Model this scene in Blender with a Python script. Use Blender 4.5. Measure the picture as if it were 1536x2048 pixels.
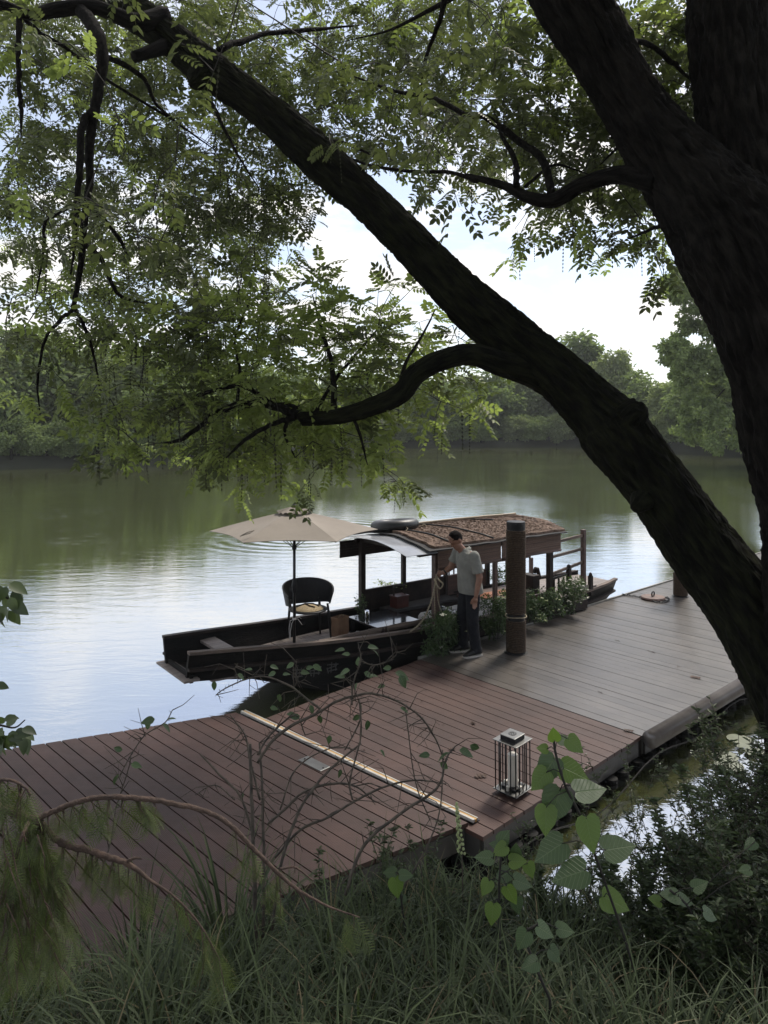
import bpy, bmesh, math, random
import numpy as np
from mathutils import Matrix, Vector
R=math.radians
rnd=random.Random(7); rng=np.random.default_rng(7)
for o in list(bpy.data.objects): bpy.data.objects.remove(o)
S=bpy.context.scene; COL=S.collection
# ---------------------------------------------------------------- camera / world / sun / exposure
F=1479.0; H0=840.0; ZC=3.55
cam=bpy.data.cameras.new('camera'); camo=bpy.data.objects.new('camera',cam); COL.objects.link(camo)
cam.sensor_fit='VERTICAL'; cam.sensor_height=36; cam.lens=26.0; cam.shift_y=-184/2048; cam.clip_start=.05; cam.clip_end=3000
camo.location=(0,0,ZC); camo.rotation_euler=(R(90),0,0); S.camera=camo
S.view_settings.view_transform='Standard'; S.view_settings.look='None'; S.view_settings.gamma=1
S.view_settings.exposure=1.13
SUN_EL=R(52); SUN_AZ=R(35)     # azimuth from +Y towards +X
wd=bpy.data.worlds.new("World"); S.world=wd; wd.use_nodes=True
nt=wd.node_tree; N=nt.nodes; L=nt.links; N.clear()
def nd(nt,t,**k):
    n=nt.nodes.new(t)
    for a,b in k.items():
        if a in n.inputs: n.inputs[a].default_value=b
        else: setattr(n,a,b)
    return n
out=nd(nt,'ShaderNodeOutputWorld'); bg=nd(nt,'ShaderNodeBackground',Strength=.088)
sky=nd(nt,'ShaderNodeTexSky'); sky.sky_type='NISHITA'; sky.sun_disc=False; sky.sun_elevation=SUN_EL; sky.sun_rotation=SUN_AZ
sky.air_density=.9; sky.dust_density=.9; sky.ozone_density=2.0
tc=nd(nt,'ShaderNodeTexCoord'); sp=nd(nt,'ShaderNodeSeparateXYZ'); L.new(tc.outputs['Generated'],sp.inputs[0])
ad=nd(nt,'ShaderNodeMath',operation='ADD'); ad.inputs[1].default_value=.12; L.new(sp.outputs[2],ad.inputs[0])
mx=nd(nt,'ShaderNodeMath',operation='MAXIMUM'); mx.inputs[1].default_value=.05; L.new(ad.outputs[0],mx.inputs[0])
dx=nd(nt,'ShaderNodeMath',operation='DIVIDE'); dy=nd(nt,'ShaderNodeMath',operation='DIVIDE')
L.new(sp.outputs[0],dx.inputs[0]); L.new(mx.outputs[0],dx.inputs[1]); L.new(sp.outputs[1],dy.inputs[0]); L.new(mx.outputs[0],dy.inputs[1])
cb=nd(nt,'ShaderNodeCombineXYZ'); L.new(dx.outputs[0],cb.inputs[0]); L.new(dy.outputs[0],cb.inputs[1]); cb.inputs[2].default_value=3.1
n1=nd(nt,'ShaderNodeTexNoise',Scale=1.5,Detail=9.0,Roughness=.58,Distortion=.5); L.new(cb.outputs[0],n1.inputs['Vector'])
rp=nd(nt,'ShaderNodeValToRGB'); rp.color_ramp.elements[0].position=.46; rp.color_ramp.elements[1].position=.60
L.new(n1.outputs[0],rp.inputs[0])
# general veil of thin cloud: sky is pale everywhere
veil=nd(nt,'ShaderNodeMath',operation='MULTIPLY_ADD'); veil.inputs[1].default_value=.66; veil.inputs[2].default_value=.30; veil.use_clamp=True
L.new(rp.outputs[0],veil.inputs[0])
mixc=nd(nt,'ShaderNodeMix',data_type='RGBA'); L.new(veil.outputs[0],mixc.inputs[0]); L.new(sky.outputs[0],mixc.inputs[6]); mixc.inputs[7].default_value=(7.0,6.75,6.45,1)
L.new(mixc.outputs[2],bg.inputs[0]); L.new(bg.outputs[0],out.inputs[0])
sun=bpy.data.lights.new('sun','SUN'); sun.energy=2.0; sun.angle=R(13); sun.color=(1,.93,.83)
suno=bpy.data.objects.new('sun',sun); COL.objects.link(suno)
sd=Vector((math.sin(-SUN_AZ)*-1*math.cos(SUN_EL),math.cos(SUN_AZ)*math.cos(SUN_EL),math.sin(SUN_EL)))
suno.rotation_euler=sd.to_track_quat('Z','Y').to_euler()
# ---------------------------------------------------------------- coordinate helpers
def W(x,y,Y): return Vector(((x-768)/F*Y, Y, ZC-(y-H0)/F*Y))
def G(x,y,z):
    Y=F*(ZC-z)/(y-H0); return Vector(((x-768)/F*Y,Y,z))
# ---------------------------------------------------------------- materials
MATS={}
def mat(name,c1,c2=None,rough=.7,scale=8,metal=0,bump=0,bscale=None,stretch=None,trans=0,spec=.5,detail=5,island=False,wave=None,coord='Object',rot=0,coat=0):
    m=bpy.data.materials.new(name); m.use_nodes=True; t=m.node_tree; t.nodes.clear()
    o=nd(t,'ShaderNodeOutputMaterial'); p=nd(t,'ShaderNodeBsdfPrincipled',Roughness=rough,Metallic=metal)
    p.inputs['Specular IOR Level'].default_value=spec
    if coat: p.inputs['Coat Weight'].default_value=coat
    c2=c2 or tuple(x*.6 for x in c1)
    tcn=nd(t,'ShaderNodeTexCoord'); mp=nd(t,'ShaderNodeMapping'); t.links.new(tcn.outputs[coord],mp.inputs[0])
    mp.inputs['Rotation'].default_value=(0,0,rot)
    if stretch: mp.inputs['Scale'].default_value=stretch
    ns=nd(t,'ShaderNodeTexNoise',Scale=scale,Detail=detail,Roughness=.6); t.links.new(mp.outputs[0],ns.inputs['Vector'])
    r=nd(t,'ShaderNodeValToRGB'); e=r.color_ramp.elements
    e[0].position=.32; e[0].color=(*c2,1); e[1].position=.68; e[1].color=(*c1,1)
    if island:
        g=nd(t,'ShaderNodeNewGeometry'); mm=nd(t,'ShaderNodeMath',operation='MULTIPLY_ADD'); mm.inputs[1].default_value=.6
        m2=nd(t,'ShaderNodeMath',operation='MULTIPLY'); m2.inputs[1].default_value=.4
        t.links.new(ns.outputs[0],m2.inputs[0]); t.links.new(g.outputs['Random Per Island'],mm.inputs[0]); t.links.new(m2.outputs[0],mm.inputs[2])
        t.links.new(mm.outputs[0],r.inputs[0]); e[0].position=.1; e[1].position=.9
    else: t.links.new(ns.outputs[0],r.inputs[0])
    t.links.new(r.outputs[0],p.inputs['Base Color'])
    if bump:
        nb=nd(t,'ShaderNodeTexNoise',Scale=bscale or scale*3,Detail=6,Roughness=.65); t.links.new(mp.outputs[0],nb.inputs['Vector'])
        b=nd(t,'ShaderNodeBump',Strength=min(1,bump),Distance=.02*max(1,bump)); t.links.new(nb.outputs[0],b.inputs['Height']); t.links.new(b.outputs[0],p.inputs['Normal'])
    if trans:
        tr=nd(t,'ShaderNodeBsdfTranslucent'); mxs=nd(t,'ShaderNodeMixShader',Fac=trans)
        br=nd(t,'ShaderNodeMix',data_type='RGBA',blend_type='MULTIPLY'); br.inputs[0].default_value=1; br.inputs[7].default_value=(1.65,1.78,.95,1)
        t.links.new(r.outputs[0],br.inputs[6]); t.links.new(br.outputs[2],tr.inputs[0])
        t.links.new(p.outputs[0],mxs.inputs[1]); t.links.new(tr.outputs[0],mxs.inputs[2]); t.links.new(mxs.outputs[0],o.inputs[0])
    else: t.links.new(p.outputs[0],o.inputs[0])
    MATS[name]=m; return m
M=MATS
mat('bark',(.022,.019,.016),(.003,.0025,.002),.95,34,bump=1.6,bscale=40,stretch=(1,1,.4),spec=.15,detail=8)
mat('moss_bark',(.021,.023,.010),(.003,.003,.002),.95,30,bump=1.6,bscale=45,spec=.15,detail=9)
mat('twig',(.03,.026,.021),(.012,.011,.009),.85,20)
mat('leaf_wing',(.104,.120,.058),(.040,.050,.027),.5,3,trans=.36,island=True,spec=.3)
mat('leaf_wing_bright',(.19,.225,.09),(.095,.12,.05),.5,2,trans=.55,island=True,spec=.3)  # paler copy of leaf_wing with sunlight put into the colour
mat('seed',(.06,.065,.03),(.03,.03,.018),.8,20,island=True)
mat('far_leaf_a',(.20,.25,.115),(.085,.115,.05),.8,.35,trans=.35,island=True,spec=.15)
mat('far_leaf_b',(.25,.29,.15),(.11,.135,.07),.8,.35,trans=.35,island=True,spec=.15)
mat('far_leaf_c',(.18,.23,.10),(.075,.10,.048),.8,.35,trans=.35,island=True,spec=.15)
mat('grass',(.105,.135,.062),(.007,.015,.006),.55,4,trans=.18,island=True,spec=.25)
mat('dead_grass',(.22,.18,.10),(.10,.08,.045),.8,4,trans=.2,island=True)
mat('herb_leaf',(.085,.115,.048),(.018,.032,.014),.5,6,trans=.22,island=True)
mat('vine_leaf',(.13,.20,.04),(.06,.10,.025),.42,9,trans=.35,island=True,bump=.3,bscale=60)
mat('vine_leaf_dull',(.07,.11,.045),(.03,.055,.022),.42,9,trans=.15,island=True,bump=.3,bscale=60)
mat('conifer_leaf',(.10,.13,.035),(.035,.05,.014),.6,6,trans=.25,island=True)
mat('conifer_bark',(.12,.075,.055),(.05,.032,.025),.8,30,bump=.8,bscale=90)
mat('shrub_bark',(.10,.08,.06),(.022,.018,.014),.75,25)
mat('flower_white',(.75,.74,.66),(.55,.55,.45),.6,20,island=True)
mat('flower_cream',(.38,.42,.22),(.25,.30,.12),.6,20,island=True)
mat('bush_leaf',(.09,.14,.055),(.03,.055,.02),.5,10,trans=.25,island=True)
mat('soil',(.03,.026,.019),(.012,.011,.008),.95,6,bump=1,bscale=20)
mat('far_land',(.03,.033,.02),(.015,.017,.01),.95,.3)
mat('lawn',(.13,.21,.06),(.09,.15,.04),.9,.5)
mat('hull_wood',(.012,.010,.009),(.004,.004,.004),.7,6,bump=.5,bscale=30,stretch=(.25,2,2),spec=.2)
mat('worn_wood',(.19,.14,.11),(.045,.033,.027),.75,5,bump=.6,bscale=30,stretch=(.3,4,4))
mat('brown_wood',(.10,.05,.036),(.045,.024,.018),.5,6,bump=.4,bscale=30,stretch=(.3,3,3))
mat('dark_wood',(.032,.021,.017),(.010,.008,.007),.65,8,bump=.4,bscale=30,spec=.3)
mat('gray_wood',(.24,.20,.18),(.11,.09,.08),.6,5,bump=.5,bscale=30,stretch=(.3,4,4))
mat('blind',(.16,.095,.068),(.075,.042,.03),.65,10,bump=.6,bscale=60,stretch=(.15,1,6))
mat('thatch',(.25,.17,.125),(.07,.042,.03),.95,14,bump=1.6,bscale=45,detail=9)
mat('black_plastic',(.009,.009,.010),(.004,.004,.005),.5,8,bump=.15,spec=.3)
mat('black_rubber',(.02,.02,.02),(.01,.01,.01),.42,8,bump=.2,bscale=30)
mat('black_metal',(.018,.018,.019),(.010,.010,.011),.35,8,metal=.3)
mat('black_gloss',(.02,.021,.024),(.012,.013,.015),.14,5,coat=.5)
mat('canvas',(.26,.225,.19),(.22,.19,.16),.85,3,bump=.15,bscale=200)
mat('clear_sheet',(.34,.35,.37),(.25,.26,.28),.2,3,spec=.8)
mat('rope',(.36,.31,.22),(.20,.165,.11),.9,60,bump=.6,bscale=150)
mat('rope_dark',(.080,.056,.039),(.035,.025,.018),.9,40,bump=.25,bscale=160,spec=.15)
mat('shirt',(.225,.225,.205),(.18,.18,.165),.9,12,bump=1.3,bscale=11)
mat('trousers',(.020,.021,.026),(.010,.011,.014),.9,12,bump=1.2,bscale=11,spec=.2)
mat('shoe',(.008,.008,.009),(.005,.005,.005),.6)
mat('sole',(.5,.47,.43),(.35,.33,.3),.7)
mat('skin',(.27,.14,.095),(.19,.095,.062),.5,14)
mat('hair',(.011,.008,.007),(.004,.003,.003),.85,60,bump=.8,bscale=150,spec=.1)
mat('cushion',(.5,.48,.46),(.40,.38,.37),.9,5,bump=.2,bscale=80)
mat('dark_cloth',(.05,.048,.048),(.03,.028,.028),.9,5,bump=.3,bscale=30)
mat('red_wood',(.09,.022,.016),(.045,.013,.010),.4,6)
mat('orange_wood',(.36,.13,.05),(.22,.08,.03),.35,6)
mat('paper',(.24,.135,.075),(.15,.085,.048),.8,6,bump=.5,bscale=12)
mat('straw',(.42,.33,.20),(.24,.18,.10),.85,40,bump=.6,bscale=100)
mat('bamboo',(.40,.32,.22),(.22,.17,.11),.5,10,stretch=(.3,3,3))
mat('steel',(.20,.20,.195),(.12,.12,.115),.4,5,metal=.8)
mat('galv',(.32,.31,.28),(.16,.155,.14),.4,5,metal=.4)
mat('lantern_white',(.78,.74,.66),(.66,.62,.54),.5,5)
mat('yellow_strip',(.56,.33,.10),(.40,.22,.06),.6,8)
mat('white_strip',(.50,.48,.44),(.34,.32,.29),.5,8)
mat('beam',(.05,.047,.043),(.024,.022,.020),.6,4,bump=.3)
mat('bumper',(.22,.195,.175),(.14,.12,.11),.2,3,bump=.05,spec=.7)
mat('lily',(.17,.185,.125),(.09,.11,.06),.4,6)
mat('plate_white',(.8,.8,.8),(.7,.7,.7),.2)
mat('rust',(.15,.08,.058),(.06,.035,.028),.6,10,bump=.5)
mat('litter',(.09,.05,.035),(.04,.025,.018),.8,20)
mat('float_plastic',(.008,.008,.008),(.004,.004,.004),.7,5,bump=.2,spec=.15)
mat('char_paint',(.085,.08,.075),(.03,.028,.026),.8,30)
for k_ in ('bark','moss_bark'):
    el=[n for n in M[k_].node_tree.nodes if n.type=='VALTORGB'][0].color_ramp.elements; el[0].position=.42; el[1].position=.74
def along_trunk(name,src):
    m=M[src].copy(); m.name=name; t=m.node_tree; mp=[n for n in t.nodes if n.type=='MAPPING'][0]; mp.inputs['Scale'].default_value=(1,1,1)
    at=nd(t,'ShaderNodeAttribute'); at.attribute_name='barkco'; t.links.new(at.outputs['Vector'],mp.inputs[0]); M[name]=m
    ns=[n for n in t.nodes if n.type=='TEX_NOISE']; ns[0].inputs['Scale'].default_value=26; ns[1].inputs['Scale'].default_value=30; ns[1].inputs['Distortion'].default_value=.6
along_trunk('bark_along','bark'); along_trunk('moss_bark_along','moss_bark')
def deck_mat(name,c1,c2,ang,rough,pitch=.010,str_=.5,period=3):
    m=mat(name,c1,c2,rough,1.6,coord='Object',detail=8); t=m.node_tree
    p=[n for n in t.nodes if n.type=='BSDF_PRINCIPLED'][0]
    p.inputs['Specular IOR Level'].default_value=.3 if 'brown' in name else .7
    tcn=nd(t,'ShaderNodeTexCoord'); mp=nd(t,'ShaderNodeMapping'); mp.inputs['Rotation'].default_value=(0,0,-ang); t.links.new(tcn.outputs['Object'],mp.inputs[0])
    w=nd(t,'ShaderNodeTexWave',Scale=2*math.pi/20/pitch*1.0,Distortion=0.0); w.bands_direction='X'; t.links.new(mp.outputs[0],w.inputs[0])
    w2=nd(t,'ShaderNodeTexWave',Scale=2*math.pi/20/pitch*.7,Distortion=0.0); w2.bands_direction='Y'; t.links.new(mp.outputs[0],w2.inputs[0])
    mu=nd(t,'ShaderNodeMath',operation='MULTIPLY'); t.links.new(w.outputs['Fac'],mu.inputs[0]); t.links.new(w2.outputs['Fac'],mu.inputs[1])
    b=nd(t,'ShaderNodeBump',Strength=str_,Distance=.003); t.links.new(mu.outputs[0],b.inputs['Height']); t.links.new(b.outputs[0],p.inputs['Normal'])
    # scuffs
    s=nd(t,'ShaderNodeTexNoise',Scale=9,Detail=10,Roughness=.75); t.links.new(tcn.outputs['Object'],s.inputs['Vector'])
    rr=nd(t,'ShaderNodeMapRange'); rr.inputs[1].default_value=.3; rr.inputs[2].default_value=.7; rr.inputs[3].default_value=rough-.04; rr.inputs[4].default_value=rough+.07
    t.links.new(s.outputs[0],rr.inputs[0]); t.links.new(rr.outputs[0],p.inputs['Roughness'])
    # per-board tone
    g=nd(t,'ShaderNodeNewGeometry'); r=[n for n in t.nodes if n.type=='VALTORGB'][0]
    hs=nd(t,'ShaderNodeHueSaturation'); mr=nd(t,'ShaderNodeMapRange'); mr.inputs[3].default_value=.82; mr.inputs[4].default_value=1.16
    t.links.new(g.outputs['Random Per Island'],mr.inputs[0]); t.links.new(mr.outputs[0],hs.inputs['Value']); mp3=nd(t,'ShaderNodeMapping'); mp3.inputs['Rotation'].default_value=(0,0,R(48.5)); mp3.inputs['Scale'].default_value=(.35,9,1); t.links.new(tcn.outputs['Object'],mp3.inputs[0])
    n3_=nd(t,'ShaderNodeTexNoise',Scale=6,Detail=8,Roughness=.7); t.links.new(mp3.outputs[0],n3_.inputs['Vector'])
    r3=nd(t,'ShaderNodeValToRGB'); r3.color_ramp.elements[0].position=.30; r3.color_ramp.elements[0].color=(.86,.86,.86,1); r3.color_ramp.elements[1].position=.74; r3.color_ramp.elements[1].color=(1.22,1.20,1.18,1) if 'gray' in name else (1.18,1.16,1.15,1); t.links.new(n3_.outputs[0],r3.inputs[0])
    n4_=nd(t,'ShaderNodeTexNoise',Scale=1.1,Detail=9,Roughness=.65,Distortion=.8); t.links.new(tcn.outputs['Object'],n4_.inputs['Vector'])
    r4=nd(t,'ShaderNodeMapRange'); r4.inputs[1].default_value=.35; r4.inputs[2].default_value=.6; r4.inputs[3].default_value=.84; r4.inputs[4].default_value=1.08; t.links.new(n4_.outputs[0],r4.inputs[0])
    m3_=nd(t,'ShaderNodeMix',data_type='RGBA',blend_type='MULTIPLY'); m3_.inputs[0].default_value=1; t.links.new(r.outputs[0],m3_.inputs[6]); t.links.new(r3.outputs[0],m3_.inputs[7])
    m4_=nd(t,'ShaderNodeMix',data_type='RGBA',blend_type='MULTIPLY'); m4_.inputs[0].default_value=1; t.links.new(m3_.outputs[2],m4_.inputs[6]); t.links.new(r4.outputs[0],m4_.inputs[7]); t.links.new(m4_.outputs[2],hs.inputs['Color']); t.links.new(hs.outputs[0],p.inputs['Base Color'])
    return m
deck_mat('deck_brown',(.070,.037,.030),(.045,.024,.020),R(43),.54,.012,.6)
deck_mat('deck_gray',(.078,.068,.059),(.048,.042,.037),R(43),.31,.016,.35)
def water_mat():
    m=bpy.data.materials.new('water'); m.use_nodes=True; t=m.node_tree; t.nodes.clear(); l=t.links
    o=nd(t,'ShaderNodeOutputMaterial'); p=nd(t,'ShaderNodeBsdfDiffuse'); p.inputs['Color'].default_value=(.085,.095,.032,1); gl=nd(t,'ShaderNodeBsdfGlossy',Roughness=.05); gl.inputs['Color'].default_value=(.96,.97,1,1); fz=nd(t,'ShaderNodeFresnel',IOR=1.33); pw=nd(t,'ShaderNodeMath',operation='POWER'); pw.inputs[1].default_value=.12; l.new(fz.outputs[0],pw.inputs[0]); pm=nd(t,'ShaderNodeMath',operation='MULTIPLY'); pm.inputs[1].default_value=.90; l.new(pw.outputs[0],pm.inputs[0]); ms=nd(t,'ShaderNodeMixShader'); l.new(pm.outputs[0],ms.inputs[0]); l.new(p.outputs[0],ms.inputs[1]); l.new(gl.outputs[0],ms.inputs[2])
    tcn=nd(t,'ShaderNodeTexCoord')
    mp=nd(t,'ShaderNodeMapping'); mp.inputs['Scale'].default_value=(.55,1.5,1); mp.inputs['Rotation'].default_value=(0,0,R(-12)); l.new(tcn.outputs['Object'],mp.inputs[0])
    a=nd(t,'ShaderNodeTexNoise',Scale=2.6,Detail=5,Roughness=.55,Distortion=.6); l.new(mp.outputs[0],a.inputs['Vector'])
    # gust mask: wind-ruffled patches against calm ones
    g=nd(t,'ShaderNodeTexNoise',Scale=.085,Detail=3,Roughness=.5); l.new(tcn.outputs['Object'],g.inputs['Vector'])
    gr=nd(t,'ShaderNodeMapRange'); gr.inputs[1].default_value=.38; gr.inputs[2].default_value=.64; gr.inputs[3].default_value=.13; gr.inputs[4].default_value=1.0; l.new(g.outputs[0],gr.inputs[0])
    mu=nd(t,'ShaderNodeMath',operation='MULTIPLY'); f2=nd(t,'ShaderNodeTexNoise',Scale=11,Detail=3,Roughness=.6); l.new(mp.outputs[0],f2.inputs['Vector']); fa=nd(t,'ShaderNodeMath',operation='MULTIPLY_ADD'); fa.inputs[1].default_value=.22; l.new(f2.outputs[0],fa.inputs[0]); l.new(a.outputs[0],fa.inputs[2]); l.new(fa.outputs[0],mu.inputs[0]); l.new(gr.outputs[0],mu.inputs[1])
    # ring ripples from a fish rise
    c=G(610,1070,0); m2=nd(t,'ShaderNodeMapping'); m2.inputs['Location'].default_value=(-c.x,-c.y,0); l.new(tcn.outputs['Object'],m2.inputs[0])
    wv=nd(t,'ShaderNodeTexWave',Scale=.62,Distortion=.3); wv.wave_type='RINGS'; wv.rings_direction='SPHERICAL'; l.new(m2.outputs[0],wv.inputs[0])
    ln=nd(t,'ShaderNodeVectorMath',operation='LENGTH'); l.new(m2.outputs[0],ln.inputs[0])
    fr=nd(t,'ShaderNodeMapRange'); fr.inputs[1].default_value=1.2; fr.inputs[2].default_value=4.2; fr.inputs[3].default_value=.55; fr.inputs[4].default_value=0; l.new(ln.outputs['Value'],fr.inputs[0])
    m3=nd(t,'ShaderNodeMath',operation='MULTIPLY_ADD'); l.new(wv.outputs['Fac'],m3.inputs[0]); l.new(fr.outputs[0],m3.inputs[1]); l.new(mu.outputs[0],m3.inputs[2])
    b=nd(t,'ShaderNodeBump',Strength=.5,Distance=.026); l.new(m3.outputs[0],b.inputs['Height']); l.new(b.outputs[0],gl.inputs['Normal']); l.new(b.outputs[0],fz.inputs['Normal'])
    l.new(ms.outputs[0],o.inputs[0]); MATS['water']=m
water_mat()
# ---------------------------------------------------------------- mesh helpers
MX={}                       # world matrix of each root / part
class MB:
    def __init__(s): s.v=[]; s.f=[]
    def add(s,vs,fs):
        n=len(s.v); s.v+= [tuple(a) for a in vs]; s.f+=[tuple(i+n for i in f) for f in fs]
    def box(s,x0,x1,y0,y1,z0,z1):
        s.add([(x0,y0,z0),(x1,y0,z0),(x1,y1,z0),(x0,y1,z0),(x0,y0,z1),(x1,y0,z1),(x1,y1,z1),(x0,y1,z1)],
              [(3,2,1,0),(4,5,6,7),(0,1,5,4),(1,2,6,5),(2,3,7,6),(3,0,4,7)])
    def prism(s,poly,z0,z1):
        n=len(poly); s.add([(p[0],p[1],z0) for p in poly]+[(p[0],p[1],z1) for p in poly],
          [tuple(range(n))[::-1],tuple(range(n,2*n))]+[(i,(i+1)%n,n+(i+1)%n,n+i) for i in range(n)])
    def beam(s,a,b,w,h,up=(0,0,1)):
        a=Vector(a);b=Vector(b);d=(b-a).normalized();u=Vector(up)
        if abs(d.dot(u))>.98: u=Vector((0,1,0))
        x=d.cross(u).normalized(); y=x.cross(d).normalized(); vs=[]
        for p in (a,b):
            for sx,sy in ((-1,-1),(1,-1),(1,1),(-1,1)): vs.append(p+x*sx*w/2+y*sy*h/2)
        s.add(vs,[(0,1,2,3)[::-1],(4,5,6,7),(0,1,5,4),(1,2,6,5),(2,3,7,6),(3,0,4,7)])
    def tube(s,pts,rad,seg=8,cap=True,jit=0,ell=1):
        pts=[Vector(p) for p in pts]; n=len(pts)
        if not hasattr(rad,'__len__'): rad=[rad]*n
        up=Vector((.13,.2,1)); vs=[]; px=None
        for i,p in enumerate(pts):
            d=(pts[min(i+1,n-1)]-pts[max(i-1,0)])
            if d.length<1e-9: d=Vector((0,0,1))
            d.normalize()
            if px is None:
                px=d.cross(up); 
                if px.length<.05: px=d.cross(Vector((1,0,0)))
            px=(px-d*px.dot(d)).normalized(); py=d.cross(px)
            for k in range(seg):
                a=2*math.pi*k/seg; r=rad[i]*(1+(rnd.random()-.5)*jit)
                vs.append(p+px*math.cos(a)*r+py*math.sin(a)*r*ell)
        fs=[]
        for i in range(n-1):
            for k in range(seg):
                a=i*seg+k;b=i*seg+(k+1)%seg; fs.append((a,b,b+seg,a+seg))
        if cap: fs.append(tuple(range(seg))[::-1]); fs.append(tuple(range((n-1)*seg,n*seg)))
        s.add(vs,fs)
    def lathe(s,prof,c=(0,0,0),seg=24,caps=True):
        n=len(prof); vs=[]
        for r,z in prof:
            for k in range(seg):
                a=2*math.pi*k/seg; vs.append((c[0]+r*math.cos(a),c[1]+r*math.sin(a),c[2]+z))
        fs=[]
        for i in range(n-1):
            for k in range(seg):
                a=i*seg+k;b=i*seg+(k+1)%seg; fs.append((a,b,b+seg,a+seg))
        if caps: fs.append(tuple(range(seg))[::-1]); fs.append(tuple(range((n-1)*seg,n*seg)))
        s.add(vs,fs)
    def ell(s,c,r,seg=16,rings=10,rot=None):
        vs=[];fs=[]
        for i in range(rings+1):
            th=math.pi*i/rings
            for k in range(seg):
                a=2*math.pi*k/seg; q=Vector((r[0]*math.sin(th)*math.cos(a),r[1]*math.sin(th)*math.sin(a),r[2]*math.cos(th)))
                if rot: q=rot@q
                vs.append(Vector(c)+q)
        for i in range(rings):
            for k in range(seg):
                a=i*seg+k;b=i*seg+(k+1)%seg; fs.append((a,a+seg,b+seg,b))
        s.add(vs,fs)
    def build(s,name,m,parent=None,smooth=False,local=False,bevel=0):
        me=bpy.data.meshes.new(name)
        vs=s.v
        if parent is not None and not local:
            inv=MX[parent.name].inverted(); vs=[inv@Vector(v) for v in vs]
        me.from_pydata([tuple(v) for v in vs],[],s.f); me.update()
        return link(name,me,m,parent,smooth,bevel)
def link(name,me,m,parent=None,smooth=False,bevel=0):
    if m: me.materials.append(M[m] if isinstance(m,str) else m)
    if smooth: me.polygons.foreach_set('use_smooth',[True]*len(me.polygons))
    o=bpy.data.objects.new(name,me); COL.objects.link(o)
    if parent is not None: o.parent=parent; MX[o.name]=MX[parent.name]
    else: MX[o.name]=Matrix.Identity(4)
    if bevel:
        b=o.modifiers.new('bevel','BEVEL'); b.width=bevel; b.segments=2; b.limit_method='ANGLE'
    return o
def tag(o,label=None,cat=None,group=None,kind=None):
    if label: o['label']=label
    if cat: o['category']=cat
    if group: o['group']=group
    if kind: o['kind']=kind
    return o
def thing(name,label,cat,loc=(0,0,0),rz=0,group=None,rot=None):
    o=bpy.data.objects.new(name,None); COL.objects.link(o); o.location=loc; o.rotation_euler=rot or (0,0,rz); o.empty_display_size=.1
    e=o.rotation_euler.to_matrix().to_4x4(); MX[o.name]=Matrix.Translation(Vector(loc))@e
    return tag(o,label,cat,group)
def copy_tree(root,loc,rz,label,scale=None):
    r=root.copy(); COL.objects.link(r); r.location=loc; r.rotation_euler=(0,0,rz); r['label']=label
    if scale: r.scale=scale
    for ch in root.children:
        c=ch.copy(); COL.objects.link(c); c.parent=r
        for g in ch.children:
            d=g.copy(); COL.objects.link(d); d.parent=c
    return r
def bulk(name,V,Fc,m,parent=None,smooth=False):
    """V (n,3) world verts, Fc (f,4) quads"""
    me=bpy.data.meshes.new(name)
    V=np.asarray(V,dtype=np.float64)
    if parent is not None:
        A=np.array(MX[parent.name].inverted()); V=V@A[:3,:3].T+A[:3,3]
    me.vertices.add(len(V)); me.vertices.foreach_set('co',V.astype(np.float32).ravel())
    k=Fc.shape[1]; me.loops.add(Fc.size); me.loops.foreach_set('vertex_index',Fc.astype(np.int32).ravel())
    me.polygons.add(len(Fc)); me.polygons.foreach_set('loop_start',np.arange(0,Fc.size,k,dtype=np.int32)); me.polygons.foreach_set('loop_total',np.full(len(Fc),k,dtype=np.int32))
    me.update(calc_edges=True); me.validate()
    return link(name,me,m,parent,smooth)
def frames(D,up=None,jit=.5):
    D=np.asarray(D,float); D=D/np.linalg.norm(D,axis=1,keepdims=True); n=len(D)
    U=np.tile([0,0,1.],(n,1)) if up is None else np.asarray(up,float)
    U=U+rng.normal(0,jit,(n,3)); Yx=np.cross(U,D); Yx/=np.linalg.norm(Yx,axis=1,keepdims=True)+1e-9; Z=np.cross(D,Yx)
    return np.stack([D,Yx,Z],axis=2)
def inst(T,pos,Rm,sc):
    tv,tf=T; n=len(pos); V=np.einsum('nij,mj->nmi',Rm,tv)*np.asarray(sc).reshape(n,1,1)+np.asarray(pos)[:,None,:]
    Fc=(tf[None]+(np.arange(n)*len(tv))[:,None,None]).reshape(-1,tf.shape[1]); return V.reshape(-1,3),Fc
def merge(parts):
    Vs=[];Fs=[];o=0
    for V,Fc in parts: Vs.append(V);Fs.append(Fc+o);o+=len(V)
    return np.concatenate(Vs),np.concatenate(Fs)
def leaf_T(w=.42,fold=.12,droop=.1):
    v=np.array([(0,0,0),(.3,w*.42,fold*.6),(.68,w*.40,fold*.5-droop*.4),(1,0,-droop),(.68,-w*.40,fold*.5-droop*.4),(.3,-w*.42,fold*.6)],float)
    f=np.array([(0,1,2,3),(0,3,4,5)]); return v,f
def fine_leaf_T(w=.6,fold=.15,droop=.2,n=6):
    xs=np.linspace(0,1,n+1); V=[];Fq=[]
    for x in xs:
        hw=w*.5*(math.sin(math.pi*x**.72)**.85 if 0<x<1 else 0); z=-droop*x*x
        V+=[(x,0,z),(x,hw,z+fold*hw),(x,-hw,z+fold*hw)]
    for i in range(n): k=3*i; Fq+=[(k,k+3,k+4,k+1),(k+3,k,k+2,k+5)]
    return np.array(V,float),np.array(Fq)
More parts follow.
